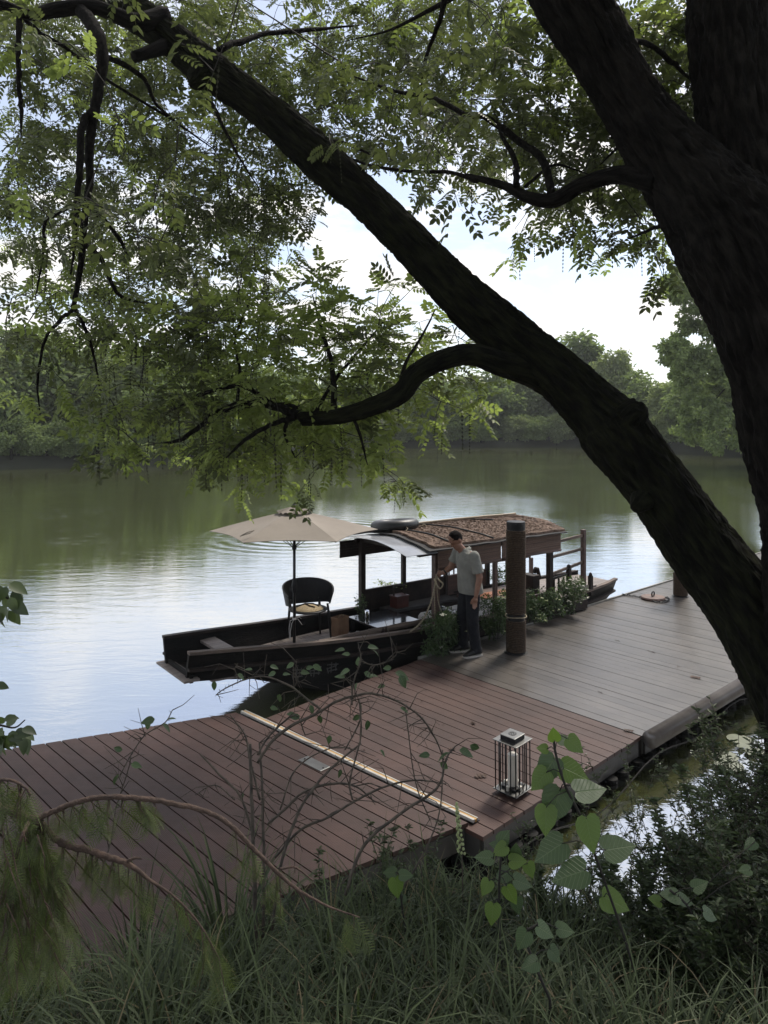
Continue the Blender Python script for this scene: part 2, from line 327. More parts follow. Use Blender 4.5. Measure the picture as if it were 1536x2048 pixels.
def vein_mat(m):
    t=m.node_tree; p=[n for n in t.nodes if n.type=='BSDF_PRINCIPLED'][0]; r=[n for n in t.nodes if n.type=='VALTORGB'][0]
    at=nd(t,'ShaderNodeAttribute'); at.attribute_name='leafco'; s=nd(t,'ShaderNodeSeparateXYZ'); t.links.new(at.outputs['Vector'],s.inputs[0])
    ay=nd(t,'ShaderNodeMath',operation='ABSOLUTE'); t.links.new(s.outputs[1],ay.inputs[0])
    q=nd(t,'ShaderNodeMath',operation='MULTIPLY_ADD'); q.inputs[1].default_value=-.75; t.links.new(ay.outputs[0],q.inputs[0]); t.links.new(s.outputs[0],q.inputs[2])
    f=nd(t,'ShaderNodeMath',operation='MULTIPLY'); f.inputs[1].default_value=7.5; t.links.new(q.outputs[0],f.inputs[0])
    pp=nd(t,'ShaderNodeMath',operation='PINGPONG'); pp.inputs[1].default_value=.5; t.links.new(f.outputs[0],pp.inputs[0])
    v=nd(t,'ShaderNodeMapRange'); v.inputs[1].default_value=.0; v.inputs[2].default_value=.09; v.inputs[3].default_value=1; v.inputs[4].default_value=0; t.links.new(pp.outputs[0],v.inputs[0])
    mr=nd(t,'ShaderNodeMapRange'); mr.inputs[1].default_value=.0; mr.inputs[2].default_value=.02; mr.inputs[3].default_value=1; mr.inputs[4].default_value=0; t.links.new(ay.outputs[0],mr.inputs[0])
    mx_=nd(t,'ShaderNodeMath',operation='MAXIMUM'); t.links.new(v.outputs[0],mx_.inputs[0]); t.links.new(mr.outputs[0],mx_.inputs[1])
    mc=nd(t,'ShaderNodeMix',data_type='RGBA'); mc.inputs[7].default_value=(.20,.26,.12,1)
    fc=nd(t,'ShaderNodeMath',operation='MULTIPLY'); fc.inputs[1].default_value=.45; t.links.new(mx_.outputs[0],fc.inputs[0]); t.links.new(fc.outputs[0],mc.inputs[0])
    t.links.new(r.outputs[0],mc.inputs[6]); t.links.new(mc.outputs[2],p.inputs['Base Color'])
    b=nd(t,'ShaderNodeBump',Strength=.5,Distance=.004,invert=True); t.links.new(mx_.outputs[0],b.inputs['Height']); t.links.new(b.outputs[0],p.inputs['Normal'])
vein_mat(M['vine_leaf']); vein_mat(M['vine_leaf_dull'])
def set_leafco(o,T,n):
    at=o.data.attributes.new('leafco','FLOAT_VECTOR','POINT'); at.data.foreach_set('vector',np.tile(T[0],(n,1)).astype(np.float32).ravel())
def compound_T(pairs=5,w=.4,ll=.30,droop=.3):
    parts=[]; lv,lf=leaf_T(w)
    for i in range(pairs):
        t=.22+.72*i/(pairs-1); base=np.array([t,0,-droop*t*t]); s=ll*(1-.35*abs(t-.6))
        for sg in (1,-1):
            a=R(62)*sg; ca,sa=math.cos(a),math.sin(a); Rz=np.array([[ca,-sa,0],[sa,ca,0],[0,0,1]])
            vv=lv*s@Rz.T; vv[:,2]-=.25*np.abs(vv[:,1])*rnd.uniform(.3,1.4); parts.append((vv+base,lf))
    parts.append((lv*ll+np.array([.97,0,-droop*.95]),lf))
    ts=np.linspace(0,1,4); rv=[]
    for t in ts: rv+= [(t,.006,-droop*t*t),(t,-.006,-droop*t*t)]
    parts.append((np.array(rv),np.array([(0,2,3,1),(2,4,5,3),(4,6,7,5)])))
    return merge(parts)
def smooth_path(pts,n=4):
    """Catmull-Rom through tuples (any dim)"""
    P=[np.array(p,float) for p in pts]; P=[2*P[0]-P[1]]+P+[2*P[-1]-P[-2]]; o=[]
    for i in range(1,len(P)-2):
        for k in range(n):
            t=k/n; a,b,c,d=P[i-1],P[i],P[i+1],P[i+2]
            o.append(.5*((2*b)+(-a+c)*t+(2*a-5*b+4*c-d)*t*t+(-a+3*b-3*c+d)*t**3))
    o.append(P[-2]); return o
def pxtube(mb,rows,seg=10,jit=0.,n=4,wob=0):
    """rows (x,y,width_px,depth)"""
    pts=[];rad=[]
    for q in smooth_path(rows,n):
        p=W(q[0],q[1],q[3]); w=max(q[2],.8)/2/F*q[3]
        if wob: p=p+Vector([rnd.gauss(0,wob*w) for _ in range(3)])
        pts.append(p); rad.append(w*(1+(rnd.random()-.5)*wob))
    mb.tube(pts,rad,seg,jit=jit); return pts
# ---------------------------------------------------------------- water and land
me=bpy.data.meshes.new('water'); s_=260
me.from_pydata([(-s_,-60,0),(s_,-60,0),(s_,330,0),(-s_,330,0)],[],[(0,1,2,3)]); wo=link('water',me,'water'); tag(wo,kind='structure')
from mathutils import noise as mnoise
def nz(x,y,z=0,s=1): return mnoise.noise(Vector((x*s,y*s,z)))
def shore(X):     # near bank: Y of the water's edge
    pts=[(-9,1.6),(-5,2.2),(-3,3.0),(-1.5,3.75),(0,4.15),(1.3,4.25),(2.1,4.7),(2.9,5.9),(4,6.9),(7,8.6),(14,13)]
    if X<=pts[0][0]: return pts[0][1]
    for a,b in zip(pts,pts[1:]):
        if X<=b[0]: t=(X-a[0])/(b[0]-a[0]); return a[1]+(b[1]-a[1])*t
    return pts[-1][1]
def bank_z(X,Y):
    d=shore(X)-Y            # metres inland
    if d<-.6: return -.9
    h=1.28*min(1,max(0,(d+.15)/1.15))**.75
    h+= .16*max(0,d-1.0) if d<6 else .8
    h=min(h,1.95)
    h-= .22*min(1,max(0,(X-.5)/1.2))*min(1,max(0,(3.2-X)))     # dip to the right of centre
    if d<-.15: h=-.9*(-.15-d)/.45
    return h+.06*nz(X,Y,0,1.6)+.03*nz(X,Y,5,5)
def grid(name,x0,x1,y0,y1,nx,ny,fz,m,**k):
    mb=MB(); vs=[]
    for j in range(ny+1):
        for i in range(nx+1):
            x=x0+(x1-x0)*i/nx;y=y0+(y1-y0)*j/ny; vs.append((x,y,fz(x,y)))
    fs=[(j*(nx+1)+i,j*(nx+1)+i+1,(j+1)*(nx+1)+i+1,(j+1)*(nx+1)+i) for j in range(ny) for i in range(nx)]
    mb.add(vs,fs); o=mb.build(name,m,smooth=True); tag(o,kind='structure',**k); return o
grid('river_bank',-12,14,-14,13,130,135,bank_z,'soil')
def fshore(X):
    pts=[(-160,40),(-60,50),(-30,54),(-17,58),(-9,76),(-2,94),(3,97),(25,98),(30,93),(34,76),(38,63),(46,52),(90,36)]
    for a,b in zip(pts,pts[1:]):
        if X<=b[0]: t=(X-a[0])/(b[0]-a[0]); return a[1]+(b[1]-a[1])*t
    return 36
def far_z(x,t): return 0
mb=MB(); xs=[-160,-130,-100,-80,-60,-45,-35]+[x*1.5 for x in range(-20,34)]+[60,75,90]
prof=[(-.6,-.8),(0,.15),(.5,.75),(2,1.0),(10,1.4),(60,2.0),(190,3)]
vs=[];
for x in xs:
    ys=fshore(x)+1.2*nz(x,0,0,.25)
    for d,z in prof: vs.append((x,ys+d,z+.15*nz(x,d,0,.7)))
np_=len(prof); mb.add(vs,[(i*np_+j,(i+1)*np_+j,(i+1)*np_+j+1,i*np_+j+1) for i in range(len(xs)-1) for j in range(np_-1)])
tag(mb.build('far_bank','far_land',smooth=True),kind='structure')
# ---------------------------------------------------------------- far trees
def crown_mesh(name,seed,rx,rz,zc,nleaf,leaf,m,clumps=26,parent=None,cen=None,trunkr=0):
    r=np.random.default_rng(seed)
    C=[];Rr=[]
    for i in range(clumps):
        th=r.uniform(0,2*np.pi); ph=np.arcsin(r.uniform(-.95,1)); q=r.uniform(.45,.88)
        c=np.array([np.cos(th)*np.cos(ph)*rx*q,np.sin(th)*np.cos(ph)*rx*q,np.sin(ph)*rz*q+zc]); C.append(c); Rr.append(r.uniform(.24,.42)*min(rx,rz))
    C=np.array(C);Rr=np.array(Rr); k=r.integers(0,clumps,nleaf)
    d=r.normal(size=(nleaf,3)); d/=np.linalg.norm(d,axis=1,keepdims=True)
    rad=Rr[k]*r.uniform(.55,1.12,nleaf)*(1+.25*np.sin(d[:,0]*9+k)); P=C[k]+d*rad[:,None]*np.array([1,1,.72])
    D=d+r.normal(0,.6,(nleaf,3)); D[:,2]-=.35
    V,Fc=inst(leaf_T(.62,.2,.25),P,frames(D,jit=.7),r.uniform(.6,1.4,nleaf)*leaf)
    if cen is not None: V=V+np.array(cen)
    return V,Fc
def trunk_mb(h,r,zc,rx,seed,base=(0,0,0)):
    q=random.Random(seed); mb=MB(); b=Vector(base); top=b+Vector((q.uniform(-.4,.4),q.uniform(-.4,.4),h))
    mb.tube([b-Vector((0,0,.6)),b+Vector((q.uniform(-.1,.1),0,h*.35)),top],[r*1.2,r,r*.35],7)
    for i in range(6):
        z=h*q.uniform(.25,.85); a=q.uniform(0,6.28); L_=rx*q.uniform(.5,.85); s=b+Vector((0,0,z))
        mb.tube([s,s+Vector((math.cos(a)*L_*.5,math.sin(a)*L_*.5,L_*.35)),s+Vector((math.cos(a)*L_,math.sin(a)*L_,L_*.5))],[r*.45,r*.3,r*.1],5)
    return mb
protos=[]
specs=[('far_leaf_a',3.5,4.0,4.3,34),('far_leaf_b',3.1,4.5,4.8,36),('far_leaf_c',3.7,3.6,3.9,32),('far_leaf_a',2.8,4.9,5.2,36)]
def far_tree(name,si,loc,rz,sc,label,group,zs=None):
    mt,rx,rz_,zc,cl=specs[si]
    if si not in far_cache:
        t=thing(name,label,'tree',(0,0,0),0,group)
        V,Fc=crown_mesh('crown',100+si,rx,rz_,zc,10500,.34,mt,cl); bulk('crown',V,Fc,mt,t)
        trunk_mb(zc+rz_*.5,.2,zc,rx,si).build('trunk','bark',t,smooth=True)
        t.location=loc; t.rotation_euler=(0,0,rz); t.scale=(sc,sc,zs or sc); far_cache[si]=t; return t
    return tag(copy_tree(far_cache[si],loc,rz,label,(sc,sc,zs or sc)),None,'tree',group)
far_cache={}
q=random.Random(3)
def at_far(px,inland): 
    # stand on the far bank at horizontal picture column px
    k=(px-768)/F; Y=45
    while Y<130 and Y<fshore(k*Y): Y+=.4
    return k*(Y+inland),Y+inland
RB=[(790,770,0),(835,742,2),(880,752,0),(925,735,1),(965,748,2),(1010,742,0),(1055,735,1),(1100,742,2),(1250,748,0),(1290,742,2),(1335,752,1),(1375,748,0),(1420,740,2),(1465,735,0),(1510,745,1)]
def place(px,top,si,inland,label,group,wid=1.0,rz=None):
    X,Y=at_far(px,inland); ztop=ZC+(H0-top)/F*Y; mt,rx,rz_,zc,cl=specs[si]
    s=(ztop-1.0)/(zc+rz_*.98); return far_tree('broadleaf_tree',si,(X,Y,1.0 if inland>2.5 else .25),q.uniform(0,6.3) if rz is None else rz,s*wid,label,group,s)
place(1178,650,3,9,'tallest pale green tree rising above the far tree line between the two near trunks','',1.15)
place(1226,690,1,6,'narrow dark topped tree just right of the tallest tree on the far bank','',.75)
place(1140,700,0,8,'broad tree against the left side of the tallest tree on the far bank','',.9)
ORD='leftmost second third fourth fifth sixth seventh eighth ninth tenth eleventh twelfth thirteenth fourteenth fifteenth sixteenth seventeenth eighteenth'.split()
for ii,(px,top,si) in enumerate(RB):
    g='trees in the line across the water on the right'
    place(px+q.uniform(-8,8),top+q.uniform(-12,12),si,q.uniform(4,8),'%s tree from the left in the even tree line far across the water'%ORD[ii],g,q.uniform(.95,1.25))
for ii,px in enumerate(range(790,1540,46)):
    place(px+q.uniform(-15,15),q.uniform(800,835),q.choice([0,1,2]),q.uniform(.1,1.0),'%s from the left of the low bushy trees at the far right waterline'%ORD[ii],'low bushy trees at the far waterline',q.uniform(1.3,1.7))
place(1113,842,1,-.1,'pale grey green willow bush at the far waterline left of the leaning trunk','',.9)
for ii,(px,top,si) in enumerate([(-60,640,1),(0,668,2),(55,655,0),(110,690,1),(165,700,2),(215,690,0),(265,700,1),(320,715,2),(375,720,0),(430,725,1),(490,722,2),(550,735,0),(610,735,1),(670,742,2),(730,750,0)]):
    place(px+q.uniform(-8,8),top+q.uniform(-10,10),si,q.uniform(3,8),'%s tree from the left on the left far bank behind the hanging leaves'%ORD[ii],'trees on the left far bank',q.uniform(.95,1.2))
for ii,px in enumerate(range(-20,780,52)):
    place(px+q.uniform(-15,15),q.uniform(800,845),q.choice([0,1,2]),q.uniform(0,.9),'%s from the left of the low waterside bushes on the left far bank'%ORD[ii],'low bushes on the left far bank',q.uniform(1.2,1.6))
# grassy clearing behind the right-hand line
X,Y=at_far(1035,6); mb=MB(); mb.add([(X-3,Y-2,1.45),(X+3,Y-2,1.45),(X+3,Y+9,1.8),(X-3,Y+9,1.8)],[(0,1,2,3)]); tag(mb.build('lawn','lawn'),kind='structure')
# tree standing out over the water on the right, nearer than the far line
t=thing('willow_tree','feathery green tree overhanging the water at the right, left of the upright trunk','tree',(37.8,65,.9))
parts=[]; qw=random.Random(9)
def wl(y): 
    P_=[(470,1440),(520,1350),(580,1318),(640,1345),(700,1318),(760,1335),(800,1375),(850,1350),(905,1400)]
    for a_,b_ in zip(P_,P_[1:]):
        if y<=b_[0]: return a_[1]+(b_[1]-a_[1])*(y-a_[0])/(b_[0]-a_[0])
    return 1400
for i in range(120):
    cy=qw.uniform(470,905); l=wl(cy); cx=l+20+qw.random()**1.3*(330) ; Yd=qw.uniform(53,61); rr=qw.uniform(16,38); c=W(cx,cy,Yd)
    parts.append(crown_mesh('c',300+i,rr*1.15/F*Yd,rr*.8/F*Yd,0,int(260+rr*14),.26,'far_leaf_a',9,cen=c))
V,Fc=merge(parts); bulk('crown',V,Fc,'far_leaf_a',t)
mb=MB(); b=Vector((37.8,65,.4)); mb.tube([b,b+Vector((-.8,-1.5,4)),W(1560,700,60),W(1500,600,58)],[.4,.34,.25,.1],8)
for cx,cy in [(1400,560),(1390,650),(1400,720),(1370,760),(1430,800),(1450,860)]: mb.tube([W(1530,700,59)+Vector((0,0,-1)),W((cx+1530)/2,(cy+700)/2-8,58),W(cx,cy,57)],[.16,.1,.04],6)
mb.build('trunk','bark',t,smooth=True)

pa=[]
for k in range(70):
    X=-62+k*1.9; Y=fshore(X)+q.uniform(9,16); pa.append(crown_mesh('',700+k,3.2,3.4,3.2,900,.55,'',14,cen=(X,Y,1.0)))
for k in range(105):
    X=-62+k*1.25; Y=fshore(X)+q.uniform(5,8); pa.append(crown_mesh('',900+k,1.9,1.5,1.4,420,.5,'',8,cen=(X,Y,.8)))
V,Fc=merge(pa); tag(bulk('wood',V,Fc,'far_leaf_c'),'dim mass of wood filling the gaps behind the far trees',None,None,'stuff')
# ---------------------------------------------------------------- floating dock, three sections
def lerp(a,b,t): return Vector(a)*(1-t)+Vector(b)*t
def deck_section(label,A,B,C,D,z,n,m,gap,beam_edges,floats,th=.035):
    A,B,C,D=[Vector((p[0],p[1],0)) for p in (A,B,C,D)]
    cen=(A+B+C+D)/4; t=thing('dock_section',label,'floating dock',(cen.x,cen.y,0))
    mb=MB(); g=gap/2/((B-A).length)
    for i in range(n):
        a,b=i/n+g,(i+1)/n-g; jz=rnd.uniform(-.0015,.0015)
        p=[lerp(A,B,a),lerp(A,B,b),lerp(D,C,b),lerp(D,C,a)]
        dirn=(p[3]-p[0]).normalized(); e=rnd.uniform(-.004,.004)
        p=[p[0]+dirn*e,p[1]+dirn*e,p[2]+dirn*e,p[3]+dirn*e]
        mb.prism([(q.x,q.y) for q in p[::-1]],z-th+jz,z+jz)
    mb.build('decking',m,t)
    # frame under the boards, set 30 mm in
    c=cen; ins=lambda p:p+(c-p).normalized()*.05
    mb=MB(); P4=[ins(A),ins(B),ins(C),ins(D)]
    for i in range(4): 
        a,b=P4[i],P4[(i+1)%4]; mb.beam((a.x,a.y,z-th-.085),(b.x,b.y,z-th-.085),.05,.16)
    for k in range(1,4): 
        a=lerp(P4[0],P4[3],k/4);b=lerp(P4[1],P4[2],k/4); mb.beam((a.x,a.y,z-th-.05),(b.x,b.y,z-th-.05),.06,.09)
    mb.prism([(q.x,q.y) for q in (D+(c-D)*.04,C+(c-C)*.04,B+(c-B)*.04,A+(c-A)*.04)],z-th-.03,z-th-.012)
    mb.build('frame','beam',t)
    for (p0,p1,cnt) in floats:
        p0=Vector((*p0,0));p1=Vector((*p1,0)); d=(p1-p0); s=d.length/cnt; d.normalize(); nrm=Vector((-d.y,d.x,0))
        for i in range(cnt):
            a=p0+d*(s*i+.02); b=p0+d*(s*(i+1)-.02); mb=MB(); zt=z-th-.17
            mb.prism([(q.x,q.y) for q in (a+nrm*.05,b+nrm*.05,b+nrm*.5,a+nrm*.5)],-.15,zt)
            me_=(a+b)/2
            fo=mb.build('float','float_plastic',t,bevel=.03)
            for q_ in (a+d*.09,b-d*.09):
                mb=MB(); mb.lathe([(.03,-.02),(.062,-.015),(.062,.02),(.045,.022),(.045,.028),(.062,.03),(.062,.065),(.03,.07)],(q_.x-nrm.x*.01,q_.y-nrm.y*.01,.07),12)
                mb.build('lug','float_plastic',fo,smooth=False)
    return t
a1=Vector((.836,.549,0)); f1=Vector((.915,.403,0))
S1B=Vector((-1.60,8.04,0)); S1C=Vector((.67,5.84,0)); S1A=S1B-f1*7; S1D=S1C-a1*7
d1=deck_section('brown ribbed deck section nearest the grass, left of the white and yellow strip',S1A,S1B,S1C,S1D,.37,48,'deck_brown',.012,None,[(tuple((S1C-a1*2.4)[:2]),tuple(S1C[:2]),5)])
S2A=Vector((-1.36,7.86,0)); S2B=Vector((.478,9.915,0)); S2C=Vector((2.61,7.505,0)); S2D=Vector((.76,5.69,0))
d2=deck_section('brown ribbed deck section with the candle lantern, between strip and grey boards',S2A,S2B,S2C,S2D,.34,19,'deck_brown',.011,None,[(tuple(S2D[:2]),tuple(S2C[:2]),5)])
S3A=S2B+Vector((.005,.005,0)); S3D=S2C+Vector((.005,.005,0)); u3=Vector((.737,.676,0)); S3B=S3A+u3*14; S3C=S3D+u3*14
d3=deck_section('long grey ribbed deck section where the man stands',S3A,S3B,S3C,S3D,.343,96,'deck_gray',.005,None,[(tuple(S3D[:2]),tuple((S3D+u3*8)[:2]),16)])
# trims of section three: light rim on the water side, fat tube on the land side
mb=MB(); mb.beam(S3A+Vector((-.02,.02,.34)),S3B+Vector((-.02,.02,.34)),.03,.05); mb.build('rim','galv',d3)
mb=MB(); n3=Vector((u3.y,-u3.x,0)); mb.tube([S3D+n3*.085+u3*.02+Vector((0,0,.325)),S3D+n3*.085+u3*14+Vector((0,0,.325))],[.088,.088],24); mb.build('bumper','bumper',d3,smooth=True)
# sagging cable along the floats
mb=MB(); pts=[]
for k in range(24):
    t_=k/23; p=S2D+(S3D+u3*4-S2D)*t_; pts.append(p+n3*.14+Vector((0,0,.16+.07*math.sin(k*.9)-.05*math.sin(k*.37))))
mb.tube(pts,.007,6); tag(mb.build('cable','hull_wood',smooth=True),'thin dark cable hanging loosely along the black dock floats','cable')
# strip along the joint
t=thing('joint_strip','long white and yellow strip bridging the joint between the two brown deck sections','joint cover',tuple(((S2A+S2D)/2)[:2])+(.34,))
sa=S1B+Vector((.045,.03,0)); sb=S1C+Vector((.045,.03,0)); dd=(sb-sa).normalized(); nn=Vector((-dd.y,dd.x,0))
for nm,o0,w_,m_,z_ in (('white_edge',-.0,.022,'white_strip',.379),('yellow_band',.026,.026,'yellow_strip',.372),('white_lip',.046,.012,'white_strip',.376)):
    mb=MB(); 
    o_=nn*o0; mb.beam(sa+o_+Vector((0,0,z_-.012)),sb+o_+Vector((0,0,z_-.012)),w_,.024); mb.build(nm,m_,t)
mb=MB(); mb.beam(sa+nn*.03+Vector((0,0,.30)),sb+nn*.03+Vector((0,0,.30)),.09,.10); mb.build('filler','black_rubber',t)
# metal cover plate
p=G(628,1528,.37); t=thing('cover_plate','small shiny steel cover plate set into the boards beside the white strip','metal plate',(p.x,p.y,.37),R(-44))
mb=MB(); mb.box(-.16,.16,-.06,.06,.002,.008); mb.build('plate','steel',t,local=True,bevel=.003)
mb=MB(); 
for sx in (-.13,.13): mb.lathe([(.010,0),(.010,.004),(.004,.006)],(sx,0,.008),10)
mb.build('screw','black_metal',t,local=True)
# ---------------------------------------------------------------- mooring posts wrapped in rope
def mooring_post(label,px,py,h,r):
    p=G(px,py,.343); p.y+=r*.9; t=thing('mooring_post',label,'mooring post',(p.x,p.y,.343),0,None)
    mb=MB(); mb.lathe([(r*.9,-.9),(r*.9,h)],seg=32); mb.build('pole','black_metal',t,local=True,smooth=False)
    mb=MB(); mb.lathe([(r*.93,h-.10),(r*.95,h-.02),(r*.93,h+.006),(r*.6,h+.012)],seg=32); mb.build('cap','black_plastic',t,local=True,smooth=False)
    def wrap(z0,z1,nm,rr):
        mb=MB(); 
        z=z0;pitch=.024; prof=[]
        n=int((z1-z0)/pitch)
        for i in range(n):
            for k in range(5):
                a=math.pi*k/4; prof.append((rr-.004+.013*math.sin(a)**.7 if k not in (0,4) else rr-.006,z0+pitch*(i+k/4.4)+.001*rnd.random()))
        mb.lathe(prof,seg=40); mb.build(nm,'rope_dark',t,local=True,smooth=True)
    wrap(.02,h*.255,'rope_wrap',r*.96); wrap(h*.30,h-.105,'rope_wrap',r*.955)
    mb=MB(); q=[]
    for k in range(33): a=k/32*2*math.pi; q.append((math.cos(a)*r*1.06,math.sin(a)*r*1.06,h*.28+.005*math.sin(3*a)))
    mb.tube(q,.008,6,cap=False); mb.build('tie_rope','rope',t,local=True,smooth=True)
    mb=MB(); mb.lathe([(r*1.22,.001),(r*1.22,.006)],seg=40); mb.build('hole','black_rubber',t,local=True)
    return t
mooring_post('near rope wrapped round post with a flat black top beside the man',1035,1310,1.80,.135)
mooring_post('far rope wrapped round post partly hidden behind the leaning trunk',1366,1195,1.75,.125)
# ---------------------------------------------------------------- rusty shackle plate with chain
p=G(1306,1198,.343); t=thing('mooring_cleat','round rusty orange cleat plate with a ring lying on the grey boards','cleat',(p.x,p.y,.343),R(43))
mb=MB(); mb.lathe([(.0,.0),(.20,0),(.215,.02),(.20,.045),(.06,.05)],seg=28,caps=True); o=mb.build('plate','rust',t,local=True,smooth=False); 
mb=MB(); mb.tube([(.045*math.cos(a),0,.09+.045*math.sin(a)) for a in [k*math.pi/8 for k in range(17)]],.012,6,cap=False); mb.build('ring','black_metal',t,local=True,smooth=True)
cpts=[]
for (cx,cy) in smooth_path([(1244,1189),(1262,1191),(1285,1195),(1310,1203),(1330,1204),(1338,1198),(1330,1194),(1312,1196),(1322,1200),(1334,1202)],7): cpts.append(G(cx,cy,.358))
mb=MB(); L_=0
ch=[cpts[0]]
for a in cpts[1:]:
    if (a-ch[-1]).length>.036: ch.append(a)
for i,(a,b) in enumerate(zip(ch,ch[1:])):
    d=(b-a).normalized(); s_=Vector((-d.y,d.x,0)) if i%2 else Vector((0,0,1)); c=(a+b)/2
    mb.tube([c+d*.028*math.cos(k*math.pi/4)+s_*.014*math.sin(k*math.pi/4) for k in range(9)],.008,5,cap=False)
tag(mb.build('chain','black_metal',smooth=True),'dark iron chain trailing across the grey boards through the rusty plate','chain')
# ---------------------------------------------------------------- candle lantern
p=G(1027,1588,.34); t=thing('candle_lantern','square black metal bar lantern with a white candle tube, on the brown deck corner','lantern',(p.x,p.y+.03,.341),rot=(R(1),R(-2.2),R(45)))
mb=MB(); mb.box(-.085,.085,-.085,.085,0,.035); mb.build('base','black_metal',t,local=True,bevel=.004)
mb=MB(); mb.box(-.122,.122,-.122,.122,.035,.043); mb.build('bottom_plate','steel',t,local=True,bevel=.002)
mb=MB(); mb.box(-.122,.122,-.122,.122,.463,.471); mb.build('top_plate','steel',t,local=True,bevel=.002)
mb=MB(); mb.box(-.074,.074,-.074,.074,.471,.508); mb.build('cap_box','black_metal',t,local=True,bevel=.002)
mb=MB(); mb.box(-.077,.077,-.077,.077,.508,.514); mb.build('cap_lid','steel',t,local=True,bevel=.004)
mb=MB()
for k in range(4):
    a0=k*math.pi/2+.15;a1_=a0+math.pi/2-.3
    q=[(.036*math.cos(a),.036*math.sin(a)) for a in np.linspace(a0,a1_,8)]+[(.022*math.cos(a),.022*math.sin(a)) for a in np.linspace(a1_,a0,8)]
    mb.prism(q,.5145,.5165)
    a=k*math.pi/2+math.pi/4; mb.lathe([(.007,0),(.007,.0015)],(.013*math.cos(a+.78),.013*math.sin(a+.78),.5145),10)
mb.build('pierced_flower','black_rubber',t,local=True)
mb=MB()
for k in range(5):
    s_=-.105+.21*k/4
    for (x,y) in ((s_,-.105),(s_,.105),(-.105,s_),(.105,s_)):
        if abs(x)==.105 and abs(y)==.105 and (x,y) in ((.105,.105),): pass
        mb.lathe([(.0055,.043),(.0055,.463)],(x,y,0),8)
mb.build('bars','black_metal',t,local=True,smooth=True)
mb=MB(); mb.lathe([(.0,.075),(.043,.06),(.043,.335),(.040,.338),(.0,.336)],seg=28,caps=False); mb.build('candle_tube','lantern_white',t,local=True,smooth=False)
mb=MB(); mb.box(-.07,.07,-.07,.07,.043,.068); mb.build('candle_tray','black_metal',t,local=True,bevel=.003)
mb=MB()
for (x,y) in ((-.075,0),(.075,0),(0,-.075),(0,.075)): mb.box(x-.014,x+.014,y-.014,y+.014,.043,.082)
mb.build('clip','lantern_white',t,local=True,bevel=.003)
mb=MB(); mb.tube([(.08,-.02,.012),(.2,-.06,.006),(.33,-.10,.005),(.40,-.02,-.03)],.004,6); mb.build('power_lead','black_rubber',t,local=True,smooth=True)
# ---------------------------------------------------------------- leaves and twigs lying on the deck
LIT=['curled dead leaf by the corner where the brown boards meet the fat tube','tiny pale leaf scrap near the middle of the brown deck','dead leaf on the brown boards between strip and lantern, farthest one','branching dead leaf lying just left of the lantern','curled dead leaf near the land edge of the grey boards','thin broken twig in the middle of the grey boards','short thin twig in the middle left of the grey boards','tiny leaf scrap by the joint of brown and grey boards','curled dead leaf left of the lantern top','tiny scrap lying on the yellow and white strip side','tiny leaf scrap near the middle of the strip','thin twig on the grey boards near the brown joint','thin twig near the land edge right of the grey boards centre','tiny leaf scrap halfway between strip and grey boards']
for i,(x,y,s,k) in enumerate([(1258,1459,.07,1),(845,1403,.03,0),(942,1447,.05,1),(963,1556,.08,1),(1390,1357,.09,1),(1296,1301,.08,2),(1230,1280,.05,2),(850,1380,.03,0),(905,1500,.05,1),(748,1622,.04,0),(725,1500,.04,0),(1195,1382,.05,2),(1355,1330,.07,2),(886,1448,.03,0)]):
    p=G(x,y,.347 if x>560 else .375); d_=rnd.uniform(0,6.28); mb=MB(); D=Vector((math.cos(d_),math.sin(d_),0)); E=Vector((-D.y,D.x,0))
    if k==2: mb.tube([p,p+D*s*.6+Vector((0,0,.003)),p+D*s*1.6],.002,5); mb.tube([p+D*s*.6,p+D*s+E*s*.5],.0015,5)
    else:
        for j in range(1+k*2):
            o_=E*s*.4*(j-k); 
            for a_,b_ in ((0,.35),(0,-.35)): mb.add([p+o_,p+o_+D*s*.4+E*s*b_+Vector((0,0,.012)),p+o_+D*s+Vector((0,0,.004)),p+o_+D*s*.5],[(0,1,2,3)])
        mb.tube([p-D*s*.4,p+D*s*.5+Vector((0,0,.003))],.0014,4)
    lab={0:'tiny curled dead leaf fragment lying on the deck boards',1:'curled brown dead leaf lying on the deck boards',2:'thin broken twig lying on the grey deck boards'}[k]
    lab=LIT[i]
    o=mb.build('dead_twig' if k==2 else 'dead_leaf','litter'); tag(o,lab,'twig' if k==2 else 'leaf',{0:'tiny dead leaf fragments on the deck',1:'curled dead leaves on the deck',2:'broken twigs on the deck'}[k])
# ---------------------------------------------------------------- the boat
BO=Vector((-2.53,8.97,0)); BA=math.atan2(.606,.795)
boat=thing('wooden_boat','long dark wooden covered boat moored along the dock with a thatched arched roof','boat',BO,BA); BM=MX[boat.name]
def B(u,v,z): return BM@Vector((u,v,z))
ST=[(0,.42,.80,.46),(.35,.47,.775,.43),(.8,.53,.74,.36),(1.4,.61,.69,.15),(2.2,.70,.64,-.1),(3.2,.76,.60,-.15),(4.4,.78,.575,-.15),(5.5,.76,.565,-.15),(6.5,.70,.565,-.1),(7.2,.63,.575,.02),(7.8,.54,.59,.22),(8.2,.46,.61,.38)]
def sta(u):
    for a,b in zip(ST,ST[1:]):
        if u<=b[0]: t=max(0,(u-a[0])/(b[0]-a[0])); return [a[k]+(b[k]-a[k])*t for k in range(1,4)]
    return ST[-1][1:]
us=[8.2*i/40 for i in range(41)]
mb=MB(); vs=[];ns=8
for u in us:
    w,t_,b_=sta(u); wb=w*.80
    vs+=[(u,-w,t_),(u,-wb,b_),(u,wb,b_),(u,w,t_),(u,w-.045,t_),(u,wb-.045,b_+.04),(u,-wb+.045,b_+.04),(u,-w+.045,t_)]
